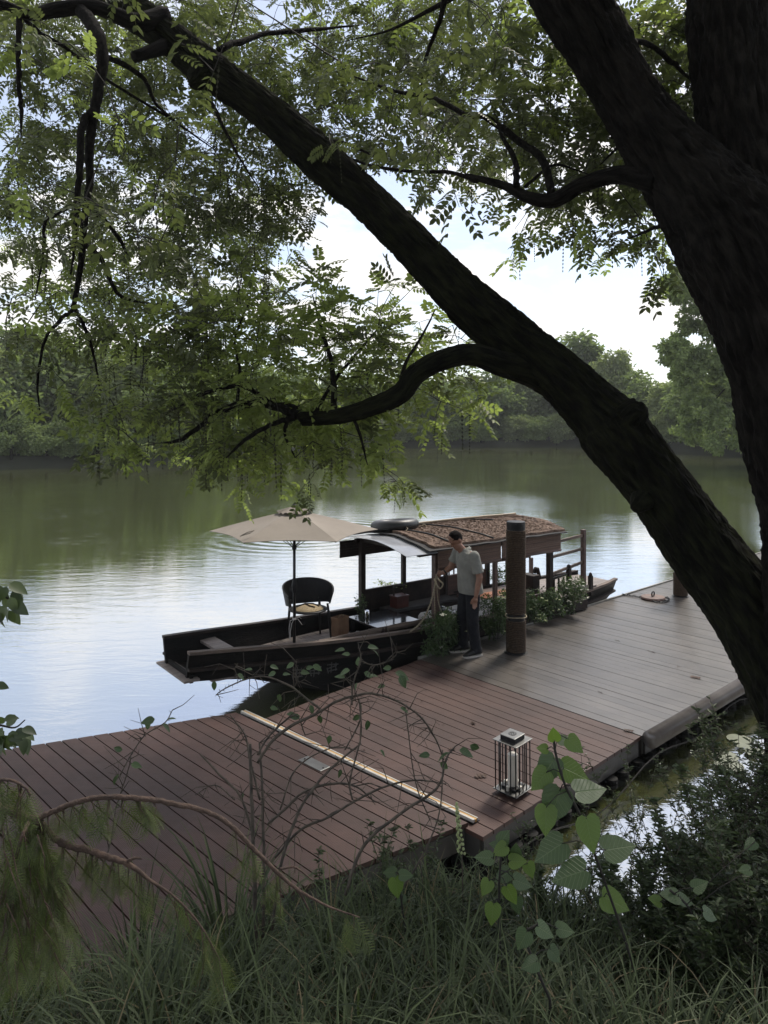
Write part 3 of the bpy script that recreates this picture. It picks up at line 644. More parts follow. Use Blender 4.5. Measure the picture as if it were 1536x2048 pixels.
fs=[(i*ns+k,(i+1)*ns+k,(i+1)*ns+(k+1)%ns,i*ns+(k+1)%ns) for i in range(40) for k in range(ns)]
# end caps: the side planks and bottom are U-shaped in section
for base,fl in ((0,0),(40*ns,1)):
    q=[(0,1,6,7),(1,2,5,6),(2,3,4,5)]
    for f in q: f=[base+k for k in f]; fs.append(tuple(f[::-1] if fl==0 else f))
mb.add(vs,fs); hull=mb.build('hull','hull_wood',boat,local=True)
for sg in (-1,1):
    mb=MB(); pts=[]
    vs=[];
    for u in us:
        w,t_,b_=sta(u); w0=(w-.055)*sg; w1=(w+.022)*sg
        vs+=[(u,w0,t_+.003),(u,w1,t_+.003),(u,w1,t_+.04),(u,w0,t_+.04)]
    mb.add(vs,[(i*4+k,(i+1)*4+k,(i+1)*4+(k+1)%4,i*4+(k+1)%4) for i in range(40) for k in range(4)]+[(0,1,2,3),(163,162,161,160)])
    mb.build('gunwale','worn_wood' if sg<0 else 'dark_wood',boat,local=True)
    mb=MB(); vs=[]
    for i,u in enumerate(us):
        w,t_,b_=sta(u); zz=t_-.17-.01*i/40; ww=w*(1-.2*.17/(t_-b_+.01)) 
        vs+=[(u,(ww-.01)*sg,zz-.03),(u,(ww+.045)*sg,zz-.03),(u,(ww+.045)*sg,zz),(u,(ww-.01)*sg,zz+.012)]
    mb.add(vs,[(i*4+k,(i+1)*4+k,(i+1)*4+(k+1)%4,i*4+(k+1)%4) for i in range(40) for k in range(4)]+[(0,1,2,3),(163,162,161,160)])
    mb.build('rubbing_strake','dark_wood',boat,local=True)
def planks(nm,u0,u1,z,m,n,wf=.93,th=.025,along=True):
    mb=MB(); 
    for i in range(n):
        a=u0+(u1-u0)*i/n+.003; b=u0+(u1-u0)*(i+1)/n-.003; wa=(sta(a)[0]-.06)*wf; wb=(sta(b)[0]-.06)*wf
        mb.prism([(a,-wa),(b,-wb),(b,wb),(a,wa)],z-th,z)
    return mb.build(nm,m,boat,local=True)
planks('bow_floor',.3,2.75,.435,'gray_wood',17)
planks('cabin_floor',2.76,6.55,.22,'dark_wood',26,.9)
planks('stern_deck',6.6,8.22,.575,'gray_wood',10,.98)
mb=MB(); mb.box(-.07,.12,-.45,.45,.49,.515); mb.build('bow_lip','gray_wood',boat,local=True)
mb=MB(); mb.box(.02,.06,-.40,.40,.46,.56); mb.build('bow_board','hull_wood',boat,local=True)
mb=MB(); mb.box(.50,.72,-.46,.46,.655,.69); mb.build('thwart','gray_wood',boat,local=True,bevel=.006)
mb=MB(); mb.box(2.74,2.78,-.68,.68,.20,.435); mb.build('bulkhead','hull_wood',boat,local=True)
mb=MB(); mb.box(6.56,6.60,-.62,.62,.20,.56); mb.build('bulkhead','hull_wood',boat,local=True)
# stern steps and upright on the near side
mb=MB(); mb.box(6.75,7.15,-.64,-.30,.60,.70); mb.box(7.16,7.42,-.60,-.32,.60,.655); mb.build('stern_step','gray_wood',boat,local=True,bevel=.005)
mb=MB(); mb.prism([(7.20,-.64),(7.27,-.64),(7.27,-.58),(7.20,-.58)],.5,.84); mb.ell((7.235,-.61,.85),(.035,.03,.05),10,6); mb.build('stern_upright','dark_wood',boat,local=True)
# faded painted characters on the near bow side (rough strokes, too worn to read)
mb=MB()
for c in range(3):
    u0=1.30+c*.24
    for (a,b,c_,d_) in [(.02,.16,.18,.15),(.03,.11,.16,.12),(.08,.19,.085,.03),(.14,.17,.15,.05),(.03,.07,.17,.065),(.02,.12,.05,.04)]:
        def hp(uu,zz):
            w,t_,b_=sta(uu); zb=.22+zz; f=(t_-zb)/(t_-b_); return Vector((uu,-(w-(w*.2)*f)-.004,zb))
        p0=hp(u0+a,b+rnd.uniform(-.01,.01)); p1=hp(u0+c_,d_+rnd.uniform(-.01,.01)); mb.beam(p0,p1,.014,.006,up=(0,-1,0))
mb.build('faded_lettering','char_paint',boat,local=True)
# cabin posts
def post(u,v,z0,z1,w=.06,m='dark_wood',nm='cabin_post'):
    mb=MB(); mb.box(u-w/2,u+w/2,v-w/2,v+w/2,z0,z1); mb.build(nm,m,boat,local=True,bevel=.004)
post(3.30,.72,.22,1.70,.085); post(4.13,.72,.22,1.70,.065); post(5.05,.72,.22,1.70,.06); post(6.05,.72,.22,1.70,.07)
post(3.55,-.73,.22,1.70,.085,'brown_wood'); post(4.75,-.73,.22,1.70,.06,'brown_wood'); post(6.05,-.70,.5,1.70,.085)
post(7.05,-.60,.58,1.66,.07,'brown_wood','stern_post'); post(7.05,.58,.58,1.0,.06,'brown_wood','stern_post')
mb=MB()   # eave beams and cross beams
for v in (-.76,.76): mb.box(3.2,6.2,v-.03,v+.03,1.64,1.70)
for u in (3.3,4.4,5.3,6.1): mb.box(u-.025,u+.025,-.74,.74,1.662,1.712)
mb.build('roof_frame','dark_wood',boat,local=True)
# roof
def roofz(u,v,h0=1.73,h=.12): return h0+h*(1-min(1,abs(v/.92))**2.2)+.012*nz(u*3,v*3)
def sheet(nm,u0,u1,nu,m,dz,th,vw=.92,wav=0,cut=0,rag=0):
    mb=MB(); nv=22; vs=[]
    for L_ in (0,1):
        for i in range(nu+1):
            for j in range(nv+1):
                s_=-1+2*j/nv; v=s_*vw; uu=u0+(u1-u0)*i/nu
                if cut and i==nu: uu-=cut*abs(s_)**6
                if rag and i==0: uu+=rag*nz(v*6,0,3)
                vs.append((uu,v+(.015*nz(uu*5,0,1) if j in (0,nv) else 0),roofz(uu,v)+dz+wav*math.sin(uu*14+v*3)+(th if L_ else 0)))
    n=(nu+1)*(nv+1); fs=[]
    for i in range(nu):
        for j in range(nv):
            a=i*(nv+1)+j; fs.append((a+1,a,a+nv+1,a+nv+2)[::1]); fs.append((n+a,n+a+1,n+a+nv+2,n+a+nv+1)[::1][::-1])
    for i in range(nu):
        for j in (0,nv): a=i*(nv+1)+j; fs.append((a,a+nv+1,n+a+nv+1,n+a))
    for j in range(nv):
        for i in (0,nu): a=i*(nv+1)+j; fs.append((a,a+1,n+a+1,n+a))
    mb.add(vs,fs); return mb.build(nm,m,boat,local=True,smooth=False)
sheet('roof_lining',3.25,6.28,30,'dark_cloth',0,.014,.95,.004,.10)
sheet('thatch',3.35,6.24,60,'thatch',.018,.035,.90,0,.16,.1)
sheet('clear_canopy',2.86,3.42,8,'clear_sheet',-.03,.006,.93,.003)
for (ua,va,ub,vb) in [(3.38,.55,3.75,-.88),(3.95,.6,4.55,-.88),(4.0,.5,6.15,.42),(5.1,.75,5.35,-.1)]:
    mb=MB(); pts=[]
    for k in range(13): t_=k/12; u=ua+(ub-ua)*t_; v=va+(vb-va)*t_+.06*math.sin(t_*6); pts.append((u,v,roofz(u,v)+.062))
    mb.tube(pts,.014,6); mb.build('roof_cord','black_rubber',boat,local=True,smooth=True)
mb=MB()   # loose straw fringe gives the thatch an uneven skin
nst=13000
uu=rng.uniform(3.4,6.18,nst); vv=rng.uniform(-.88,.88,nst)
P=np.array([[u,v,roofz(u,v)+.052] for u,v in zip(uu,vv)]); D=np.stack([rng.normal(0,.6,nst),rng.normal(0,1,nst),rng.normal(.10,.14,nst)],1)
A=np.array(BM); P=P@A[:3,:3].T+A[:3,3]; D=D@A[:3,:3].T
V,Fc=inst(leaf_T(.09,.1,.1),P,frames(D,jit=.3),rng.uniform(.02,.055,nst)); bulk('loose_thatch',V,Fc,'thatch',boat)
# hanging blinds
def blind(u0,u1,v,z0,z1,m,nm='bamboo_blind',n=9):
    mb=MB()
    for k in range(n):
        a=z0+(z1-z0)*k/n; b=z0+(z1-z0)*(k+1)/n-.002; jj=rnd.uniform(-.003,.003); mb.box(u0,u1,v-.008+jj,v+.008+jj,a,b)
    mb.build(nm,m,boat,local=True)
blind(3.50,4.76,-.84,1.45,1.70,'blind'); blind(4.79,6.15,-.84,1.45,1.71,'blind')
blind(2.95,4.15,.82,1.42,1.68,'dark_wood','slatted_valance',6)
mb=MB()
for a,b in ((3.5,4.76),(4.79,6.15)):
    mb.tube([(a,-.845,1.44),(b,-.845,1.44)],.022,10)
mb.build('blind_roll','brown_wood',boat,local=True,smooth=True)
# low side panels
for (a,b) in ((3.35,4.09),(4.17,5.01),(5.09,6.0)):
    mb=MB(); mb.box(a,b,.71,.735,.56,.875); mb.box(a,b,.70,.745,.875,.895); mb.build('side_panel','dark_wood' if a<5 else 'brown_wood',boat,local=True)
mb=MB(); 
for u in np.arange(5.12,6.0,.11): mb.box(u,u+.02,.71,.73,.90,1.22)
mb.box(5.09,6.02,.705,.735,1.22,1.245); mb.build('baluster_rail','brown_wood',boat,local=True)
mb=MB()
for z in (1.30,1.02): mb.beam((5.1,.72,z),(7.05,.6,z),.03,.035)
for u in (6.45,6.75): mb.box(u-.015,u+.015,.62,.65,.6,1.3)
mb.build('rear_rail','brown_wood',boat,local=True)
# near railing behind the cabin
mb=MB()
for z0,z1 in ((1.53,1.56),(1.30,1.33),(1.02,1.10)): mb.beam((6.08,-.69,z0-.0),(7.03,-.60,z1),.028,.045)
mb.build('stern_rail','worn_wood',boat,local=True)
mb=MB()
for k in range(3): mb.box(6.16+k*.12,6.185+k*.12,-.70,-.675,.58,.93)
mb.beam((6.08,-.69,.94),(6.62,-.66,.97),.03,.035); mb.box(6.55,6.615,-.695,-.63,.56,1.06); mb.ell((6.583,-.662,1.09),(.035,.035,.035),10,7); mb.build('newel_rail','dark_wood',boat,local=True)
# benches inside, side box with the flower beds
mb=MB(); mb.box(3.5,5.6,.32,.68,.22,.55); mb.build('bench','dark_wood',boat,local=True)
mb=MB(); mb.box(3.6,5.0,.34,.67,.552,.60); mb.build('bench_cushion','dark_cloth',boat,local=True,bevel=.012)
mb=MB(); mb.box(5.15,6.5,-.66,.55,.22,.60); mb.build('rear_platform','brown_wood',boat,local=True)
mb=MB(); mb.box(5.3,6.0,-.35,.3,.602,.612); mb.build('varnished_tray','orange_wood',boat,local=True)
mb=MB(); mb.box(6.12,6.3,-.28,-.02,.60,.92); mb.prism([(5.75,-.42),(5.98,-.42),(5.98,-.2),(5.75,-.2)],.61,.72); mb.beam((5.72,-.33,.74),(6.02,-.36,.62),.16,.05); mb.build('wheel_box','dark_wood',boat,local=True,bevel=.01)
mb=MB(); mb.tube([(6.30,-.15,.93),(6.34,-.15,1.0),(6.42,-.12,.98),(6.5,-.1,.8)],.035,10); mb.build('tiller_knob','dark_wood',boat,local=True,smooth=True)
mb=MB(); mb.box(5.1,6.1,-.70,-.66,.60,.74); mb.build('side_rail_board','brown_wood',boat,local=True)
mb=MB(); mb.prism([(3.75,-.86),(6.9,-.80),(6.9,-.66),(3.75,-.74)],.36,.52); mb.build('planter_trough','dark_wood',boat,local=True)
# ---------------------------------------------------------------- things aboard
def broot(name,label,cat,u,v,z,rz=0,group=None): return thing(name,label,cat,B(u,v,z),BA+rz,group)
# parasol
pr=broot('parasol','open taupe six panel parasol on a thin black pole at the boat bow','umbrella',1.66,0,.435); pr.rotation_euler.z=R(4); MX[pr.name]=Matrix.Translation(pr.location)@Matrix.Rotation(R(4),4,'Z')
RR=1.13;zr=1.63;zt=1.905
def can(ang,f,under=0):   # canopy surface point
    k=ang/(math.pi/3); fr=k-math.floor(k); a0=math.floor(k)*math.pi/3; p0=Vector((math.cos(a0),math.sin(a0))); p1=Vector((math.cos(a0+math.pi/3),math.sin(a0+math.pi/3)))
    q=(p0*(1-fr)+p1*fr)*RR*f*(1-.05*math.sin(math.pi*fr)*f); z=zt-(zt-zr)*f**1.12-.02*math.sin(math.pi*fr)*math.sin(math.pi*f)+.014*math.sin(math.pi*fr)*f**3
    return Vector((q.x,q.y,z-under))
mb=MB(); NA=72;NR=12;vs=[];fs=[]
for L_ in (0,.006):
    for i in range(NR+1):
        for k in range(NA): vs.append(can(2*math.pi*k/NA,max(.02,i/NR),L_))
n=(NR+1)*NA
for i in range(NR):
    for k in range(NA):
        a=i*NA+k;b=i*NA+(k+1)%NA; fs.append((a,a+NA,b+NA,b)); fs.append((n+a,n+b,n+b+NA,n+a+NA))
for k in range(NA): a=NR*NA+k;b=NR*NA+(k+1)%NA; fs.append((a,b,n+b,n+a)[::-1])
mb.add(vs,fs); cano=mb.build('canopy','canvas',pr,local=True,smooth=False)
mb=MB(); vs=[];fs=[]
for i in range(7):
    for k in range(NA):
        f=.02+.20*i/6; p=can(2*math.pi*k/NA,f); lift=.05-.02*(i/6); ww=.012*math.sin(k*math.pi/3)*(i/6); vs.append(p+Vector((0,0,lift+ww)))
for i in range(6):
    for k in range(NA): a=i*NA+k;b=i*NA+(k+1)%NA; fs.append((a,a+NA,b+NA,b))
mb.add(vs,fs); mb.build('vent_cap','canvas',cano,local=True)
mb=MB(); mb.lathe([(.03,zt+.04),(.03,zt+.065),(.012,zt+.08)],seg=14); mb.build('finial','black_plastic',pr,local=True)
for k in range(6):
    mb=MB(); a=k*math.pi/3; mb.tube([can(a,f,.016) for f in (.03,.3,.6,.985)],.007,6); mb.build('rib','black_metal',pr,local=True,smooth=True)
    mb=MB(); mb.tube([can(a,.5,.022),(0.02*math.cos(a),.02*math.sin(a),1.40)],.005,6); mb.build('strut','black_metal',pr,local=True,smooth=True)
mb=MB(); mb.lathe([(.019,0),(.019,zt)],seg=14); mb.build('pole','black_metal',pr,local=True,smooth=True)
mb=MB(); mb.lathe([(.03,1.37),(.033,1.41),(.02,1.43)],seg=14); mb.build('runner','black_plastic',pr,local=True)
mb=MB(); mb.lathe([(.022,.78),(.035,.82),(.036,.90),(.028,.96),(.022,.98)],seg=14); mb.tube([(0,-.02,.87),(-.05,-.05,.87),(-.05,-.05,.82)],.008,6); mb.build('crank_box','black_plastic',pr,local=True)
mb=MB(); mb.tube([(-.6,-.85,1.70),(-.52,-.83,1.735),(-.45,-.80,1.75),(-.5,-.82,1.72),(-.62,-.86,1.69)],.006,5); mb.build('closing_strap','canvas',pr,local=True)
# chair
c_=broot('patio_chair','black wraparound armchair with thin legs standing in the open bow','chair',2.05,.28,.436); c_.rotation_euler.z=R(-70); MX[c_.name]=Matrix.Translation(c_.location)@Matrix.Rotation(R(-70),4,'Z')
mb=MB(); vs=[];fs=[];na=30   # shell opens toward +x
for L_ in (0,1):
    for i in range(na+1):
        a=R(62+236*i/na); tt=abs(i/na-.5)*2; top=.83-.15*tt**2.2; bot=.50-.03*math.cos(tt*3); r0=.285-.018*L_
        for j in range(5): 
            f=j/4; rr=r0+.045*f+.0*tt; ex=1.12; vs.append((rr*math.cos(a)*1.0-.0,rr*math.sin(a)*ex,bot+(top-bot)*f))
m_=(na+1)*5
for i in range(na):
    for j in range(4):
        a=i*5+j; fs.append((a,a+5,a+6,a+1)); fs.append((m_+a,m_+a+1,m_+a+6,m_+a+5))
    a=i*5; fs.append((a,m_+a,m_+a+5,a+5)); a=i*5+4; fs.append((a,a+5,m_+a+5,m_+a))
for i in (0,na):
    for j in range(4): a=i*5+j; fs.append((a,a+1,m_+a+1,m_+a))
mb.add(vs,fs); mb.build('backrest','black_plastic',c_,local=True,smooth=False)
mb=MB(); vs=[]; mb.lathe([(.0,.435),(.25,.432),(.272,.442),(.27,.455),(.24,.458),(.0,.447)],seg=32,caps=False); mb.build('seat','black_plastic',c_,local=True,smooth=True)
for sx,sy in ((.19,.22),(.19,-.22),(-.20,.20),(-.20,-.20)):
    mb=MB(); mb.tube([(sx*.95,sy*1.05,.55 if 1 else .44),(sx*1.02,sy*1.1,.44),(sx*1.3,sy*1.22,0)],[.016,.02,.012],8); mb.build('leg','black_metal',c_,local=True,smooth=True)
p=MX[c_.name]@Vector((.02,0,.465)); h_=thing('straw_hat','flat round woven straw hat resting on the black chair seat','hat',p)
mb=MB(); mb.lathe([(0,.055),(.09,.045),(.17,.02),(.21,.0),(.21,-.006),(.16,.008),(0,.03)],seg=30,caps=False); mb.build('brim','straw',h_,local=True)
mb=MB(); mb.tube([(-.17,-.05,.03),(-.05,.01,.062),(.06,.03,.058),(.15,-.02,.035)],.009,6); mb.tube([(-.05,.01,.062),(.02,-.08,.055),(.1,-.1,.04)],.008,6); mb.build('cord','dark_wood',h_,local=True)
# ribbon tied round the parasol pole
p=B(1.66,0,.435); rb=thing('tied_ribbon','pale ribbon knotted round the parasol pole with its ends hanging','ribbon',(p.x,p.y,p.z+.42)); mb=MB()
mb.lathe([(.022,0),(.027,.01),(.022,.03)],seg=12)
mb.tube([(.0,-.03,.01),(-.03,-.04,-.04),(-.05,-.04,-.16),(-.045,-.04,-.28)],[.009,.012,.01,.008],6,ell=.4)
mb.tube([(.0,-.03,.01),(-.05,-.04,.0),(-.065,-.04,-.1),(-.06,-.04,-.25)],[.008,.01,.01,.008],6,ell=.4); mb.tube([(0,-.03,.01),(.05,-.03,.02),(.11,-.03,-.06)],[.007,.009,.005],6,ell=.4); mb.tube([(0,-.03,.02),(.07,-.03,.045),(.10,-.03,.02)],[.007,.008,.004],6,ell=.4)
mb.build('ribbon','cushion',rb,local=True)
# paper bag, kettle, jar
b_=broot('paper_bag','crumpled brown paper bag standing on the boat floor beside the chair','bag',2.55,.22,.436,.2)
mb=MB(); vs=[];fs=[]
for i,(zz,w_) in enumerate(((0,.10),(.10,.105),(.2,.10),(.27,.108),(.275,.10),(.05,.085))):
    for k in range(16):
        a=2*math.pi*k/16; cs=max(abs(math.cos(a)),abs(math.sin(a))); vs.append((w_*math.cos(a)/cs*1.05+.006*nz(k*2,i*3),w_*.7*math.sin(a)/cs+.006*nz(k*3,i,4),zz+(.008*nz(k*2,i,7) if i in (3,4) else 0)))
for i in range(5):
    for k in range(16): fs.append((i*16+k,i*16+(k+1)%16,(i+1)*16+(k+1)%16,(i+1)*16+k))
fs.append(tuple(range(16))[::-1]); mb.add(vs,fs); mb.build('bag_body','paper',b_,local=True)
mb=MB(); mb.tube([(-.05,-.02,.27),(-.04,-.03,.30),(.04,-.03,.30),(.05,-.02,.27)],.004,5); mb.build('bag_handle','rope',b_,local=True)
k_=broot('kettle','small black kettle on the floor between the paper bag and the glossy table','kettle',2.98,.10,.22); 
mb=MB(); mb.lathe([(.0,0),(.09,0),(.10,.04),(.095,.14),(.07,.22),(.05,.24),(.0,.245)],seg=20,caps=False); mb.build('kettle_body','black_metal',k_,local=True,smooth=True)
mb=MB(); mb.tube([(.08,0,.12),(.13,0,.17),(.16,0,.23)],[.02,.014,.01],8); mb.build('spout','black_metal',k_,local=True,smooth=True)
mb=MB(); mb.tube([(-.06,0,.2),(-.05,0,.29),(.05,0,.29),(.06,0,.2)],.007,6); mb.lathe([(.01,.245),(.014,.265)],seg=8); mb.build('handle','black_metal',k_,local=True,smooth=True)
j_=broot('glass_jar','small pale lidded jar low beside the kettle','jar',2.72,.02,.436); mb=MB(); mb.lathe([(0,0),(.03,0),(.032,.05),(.025,.06)],seg=16); mb.build('jar_body','plate_white',j_,local=True,smooth=False); mb=MB(); mb.lathe([(.028,.06),(.028,.075),(.01,.078)],seg=16); mb.build('lid','steel',j_,local=True)
# glossy low table and the glass on it
tb=broot('low_table','glossy black low table at the front of the boat cabin','table',3.15,.12,.22)
mb=MB(); mb.box(-.33,.42,-.55,.30,.37,.40); mb.build('table_top','black_gloss',tb,local=True,bevel=.004)
for sx,sy in ((-.28,-.48),(.36,-.48),(-.28,.24),(.36,.24)):
    mb=MB(); mb.box(sx-.022,sx+.022,sy-.022,sy+.022,0,.369); mb.build('leg','black_metal',tb,local=True)
def glass(u,v,z,lab):
    g=broot('drinking_glass',lab,'glass',u,v,z); mb=MB(); mb.lathe([(0,.004),(.026,.004),(.030,.11),(.033,.11),(.029,0),(0,0)],seg=18,caps=False); mb.build('tumbler','glass',g,local=True,smooth=True)
    mb=MB(); mb.lathe([(0,.008),(.0255,.008),(.0285,.075),(0,.075)],seg=18,caps=False); mb.build('tea','tea',g,local=True)
mg=bpy.data.materials.new('glass'); mg.use_nodes=True; pp=mg.node_tree.nodes['Principled BSDF']; pp.inputs['Transmission Weight'].default_value=1; pp.inputs['Roughness'].default_value=.03; pp.inputs['IOR'].default_value=1.45; M['glass']=mg
mat('tea',(.30,.25,.07),(.2,.16,.04),.2)
glass(3.02,.20,.62,'tall glass of pale tea on the glossy black table')
# red wooden carrying box
rbx=broot('carrying_box','dark red wooden box with a thin arched handle on the far bench','box',3.85,.48,.60,0)
mb=MB(); mb.box(-.12,.12,-.09,.09,0,.17); mb.build('box_body','red_wood',rbx,local=True,bevel=.006)
mb=MB(); mb.box(-.13,.13,-.10,.10,.171,.19); mb.build('lid','red_wood',rbx,local=True,bevel=.004)
mb=MB(); mb.box(-.12,-.10,-.012,.012,.19,.33); mb.box(.10,.12,-.012,.012,.19,.33); mb.tube([(-.125,0,.315),(-.06,0,.325),(0,0,.335),(.06,0,.325),(.125,0,.315)],.009,8); mb.build('handle','dark_wood',rbx,local=True)
# long dining table with a pale cloth, plate and pot
dt=broot('dining_table','long low cabin table under a pale grey cloth','table',4.5,-.30,.22)
mb=MB(); mb.box(-.72,.98,-.33,.17,.39,.42); mb.build('table_top','brown_wood',dt,local=True)
for sx,sy in ((-.65,-.28),(.85,-.28),(-.65,.12),(.85,.12)):
    mb=MB(); mb.box(sx-.025,sx+.025,sy-.025,sy+.025,0,.389); mb.build('leg','dark_wood',dt,local=True)
tcl=broot('table_cloth','pale grey cloth draped over the long cabin table','tablecloth',4.5,-.30,.645)
mb=MB(); vs=[];fs=[];nx,ny=44,18
for i in range(nx+1):
    for j in range(ny+1):
        x=-.86+1.98*i/nx; y=-.45+.74*j/ny; zx=max(0,-.74-x,x-1.0); zy=max(0,-.35-y,y-.19); d_=max(zx,zy)
        vs.append((min(max(x,-.745-.1*zx),1.005+.1*zx),min(max(y,-.355-.12*zy),.195+.12*zy),-d_*1.6+(.004 if d_==0 else 0)+.006*nz(x*9,y*9)))
for i in range(nx):
    for j in range(ny): a=i*(ny+1)+j; fs.append((a,a+ny+1,a+ny+2,a+1))
mb.add(vs,fs); mb.build('cloth','cushion',tcl,local=True,smooth=True)
pl=broot('dinner_plate','white plate with a dark rim on the pale tablecloth beside the black pot','plate',4.12,-.42,.656); mb=MB(); mb.lathe([(0,.004),(.06,.004),(.105,.02),(.108,.018),(.062,0),(0,0)],seg=28,caps=False); mb.build('dish','plate_white',pl,local=True,smooth=True); mb=MB(); mb.lathe([(.100,.019),(.109,.022),(.111,.018)],seg=28,caps=False); mb.build('rim','black_plastic',pl,local=True)
po=broot('pot','round black pot on the pale tablecloth next to the rope post','pot',3.90,-.42,.656); mb=MB(); mb.lathe([(0,0),(.075,0),(.085,.05),(.08,.12),(.07,.125),(.0,.13)],seg=22,caps=False); mb.build('pot_body','black_gloss',po,local=True,smooth=True); mb=MB(); mb.tube([(-.05,0,.12),(-.04,0,.165),(.04,0,.165),(.05,0,.12)],.006,6); mb.build('handle','black_metal',po,local=True,smooth=True)
# tyre on the roof
ty=broot('inner_tube','fat black inflated ring lying on the front of the thatched roof','inflatable ring',3.62,.30,roofz(3.62,.3)+.09)
mb=MB(); vs=[];fs=[];n1,n2=40,14
for i in range(n1):
    a=2*math.pi*i/n1
    for k in range(n2):
        b=2*math.pi*k/n2; r=.285+.092*math.cos(b)*(1+.01*math.sin(a*12)); vs.append((r*math.cos(a),r*math.sin(a),.085*math.sin(b)-.03*math.sin(a)))
for i in range(n1):
    for k in range(n2): fs.append((i*n2+k,((i+1)%n1)*n2+k,((i+1)%n1)*n2+(k+1)%n2,i*n2+(k+1)%n2))
mb.add(vs,fs); mb.build('tube','black_rubber',ty,local=True,smooth=True)
mb=MB(); mb.tube([(.26,-.26,-.05),(.33,-.30,.02),(.40,-.24,.0),(.45,-.28,-.07),(.38,-.38,-.08),(.22,-.38,-.07)],.008,6); mb.tube([(-.1,-.28,.07),(-.06,-.39,.0),(-.16,-.42,-.07),(-.22,-.36,-.04)],.008,6); mb.build('rope_loop','rope',ty,local=True,smooth=True)
# poles
mb=MB(); rows=[]
bp=thing('bamboo_pole','long pale bamboo pole lying along the top of the thatched roof','bamboo pole',B(2.7,.55,1.84),BA)
P0=Vector((2.62,.80,1.78)); P1=Vector((6.05,.05,1.945))
pts=[];rad=[]
for k in range(25):
    t_=k/24; pts.append(B(*(P0*(1-t_)+P1*t_+Vector((0,0,.035*math.sin(t_*3.14)))))); rad.append(.016+(.004 if k%4==0 else 0))
mb.tube(pts,rad,8); mb.build('culm','bamboo',bp,smooth=True)
bp=thing('punt_pole','thick weathered wooden pole lying along the near side of the boat','pole',B(1.5,-.45,.70),BA)
P0=Vector((1.22,-.40,.60)); P1=Vector((3.95,-.62,.66)); mb=MB(); pts=[];rad=[]
for k in range(25):
    t_=k/24; pts.append(B(*(P0*(1-t_)+P1*t_+Vector((0,0,.02*math.sin(t_*3)))))); rad.append(.042+.004*math.sin(k*1.7)-.006*t_+(.006 if k%7==3 else 0))
mb.tube(pts,rad,10,jit=.06); mb.build('shaft','worn_wood',bp,smooth=True)
mb=MB()
for f in (.18,.2,.56,.58): p=B(*(P0*(1-f)+P1*f+Vector((0,0,.01)))); mb.ell(p,(.047,.047,.047),12,6)
mb.build('binding','dark_wood',bp,smooth=True)
# bushes of leaves and flowers along the boat side
def bush(name,label,cx,cy,Y,rw,rh,n,leaf,m,fl=0,flm='flower_white',hang=0,group=None,seed=1,fls=.035):
    r=np.random.default_rng(seed); c=W(cx,cy,Y); t=thing(name,label,'flowers' if fl else 'plant',(c.x,c.y,c.z-rh/F*Y),0,group)
    rx=rw/F*Y; rz=rh/F*Y; k=22; th=r.uniform(0,6.28,k); C=np.stack([rx*.75*r.uniform(-1,1,k),.14*r.uniform(-1,1,k),rz*.8*r.uniform(-1,1,k)],1)
    kk=r.integers(0,k,n); d=r.normal(size=(n,3)); d/=np.linalg.norm(d,axis=1,keepdims=True)
    P=C[kk]+d*r.uniform(.2,1,n)[:,None]*np.array([rx*.38,.11,rz*.36]); D=d.copy(); D[:,2]+=.4-hang; 
    V,Fc=inst(leaf_T(.5,.1,.2),P+np.array(c),frames(D,jit=.6),r.uniform(.6,1.4,n)*leaf); bulk('foliage',V,Fc,m,t)
    mb=MB()
    for i in range(14):
        a=Vector(C[i])+c; b=Vector((c.x+.2*(a.x-c.x),c.y,c.z-rz)); e=a+Vector((r.normal()*.05,r.normal()*.05,rz*.35*(1-hang))); mb.tube([b,(a+b)/2+Vector((r.normal()*.02,0,0)),a,e],.0025,4)
    mb.build('stems','twig',t)
    if fl:
        P=[];D=[]
        for i in range(fl):
            q=Vector(C[r.integers(0,k)])+Vector((r.normal()*rx*.2,-.10-.06*r.random(),rz*r.uniform(-.1,.45)))+c
            for j in range(7): P.append(q); D.append((math.cos(j*.9+i),math.sin(j*.9+i)-.3,.5*r.random()))
        V,Fc=inst(leaf_T(.7,.2,.2),np.array(P),frames(D,jit=.2),r.uniform(.7,1.3,len(P))*fls); bulk('blossom',V,Fc,flm,t)
    return t
bush('flower_bush','leafy planter bunch with two large white blossoms at the rope post',878,1268,10.15,36,48,2600,.035,'bush_leaf',3,hang=.5,seed=1,fls=.05)
bush('flower_bush','trailing dark green planter bunch behind the left of the man',908,1262,10.4,30,40,1500,.032,'bush_leaf',3,'flower_cream',.3,seed=2,fls=.02)
bush('flower_bush','dense green bunch with cream flowers between the man and the rope wrapped post',993,1232,10.75,38,46,2800,.035,'bush_leaf',16,'flower_cream',.2,seed=3,fls=.022)
bush('flower_bush','feathery green bunch with cream heads just right of the rope wrapped post',1062,1212,11.3,30,33,2000,.03,'bush_leaf',12,'flower_cream',.2,seed=4,fls=.03)
bush('flower_bush','drooping yellow green bunch in the middle of the right planter row',1105,1208,11.8,26,30,1900,.03,'bush_leaf',5,'flower_cream',.6,seed=5,fls=.02)
bush('flower_bush','bunch sprinkled with small white flowers at the stern end of the planters',1144,1192,12.1,27,38,1900,.032,'bush_leaf',34,'flower_white',.1,seed=6,fls=.022)
bush('leafy_sprig','light sprig of leaves showing over the far side of the boat near the first post',783,1172,12.1,32,10,160,.04,'leaf_wing_bright',6,'flower_cream',0,seed=7,fls=.02)
bush('leafy_sprig','leafy sprig beyond the far rail seen between the man and the post',1000,1150,13.3,22,20,420,.04,'bush_leaf',0,seed=8)
bush('vine_coil','tangled vine tied round the foot of the front far cabin post',722,1212,11.35,12,26,260,.03,'bush_leaf',0,seed=9)
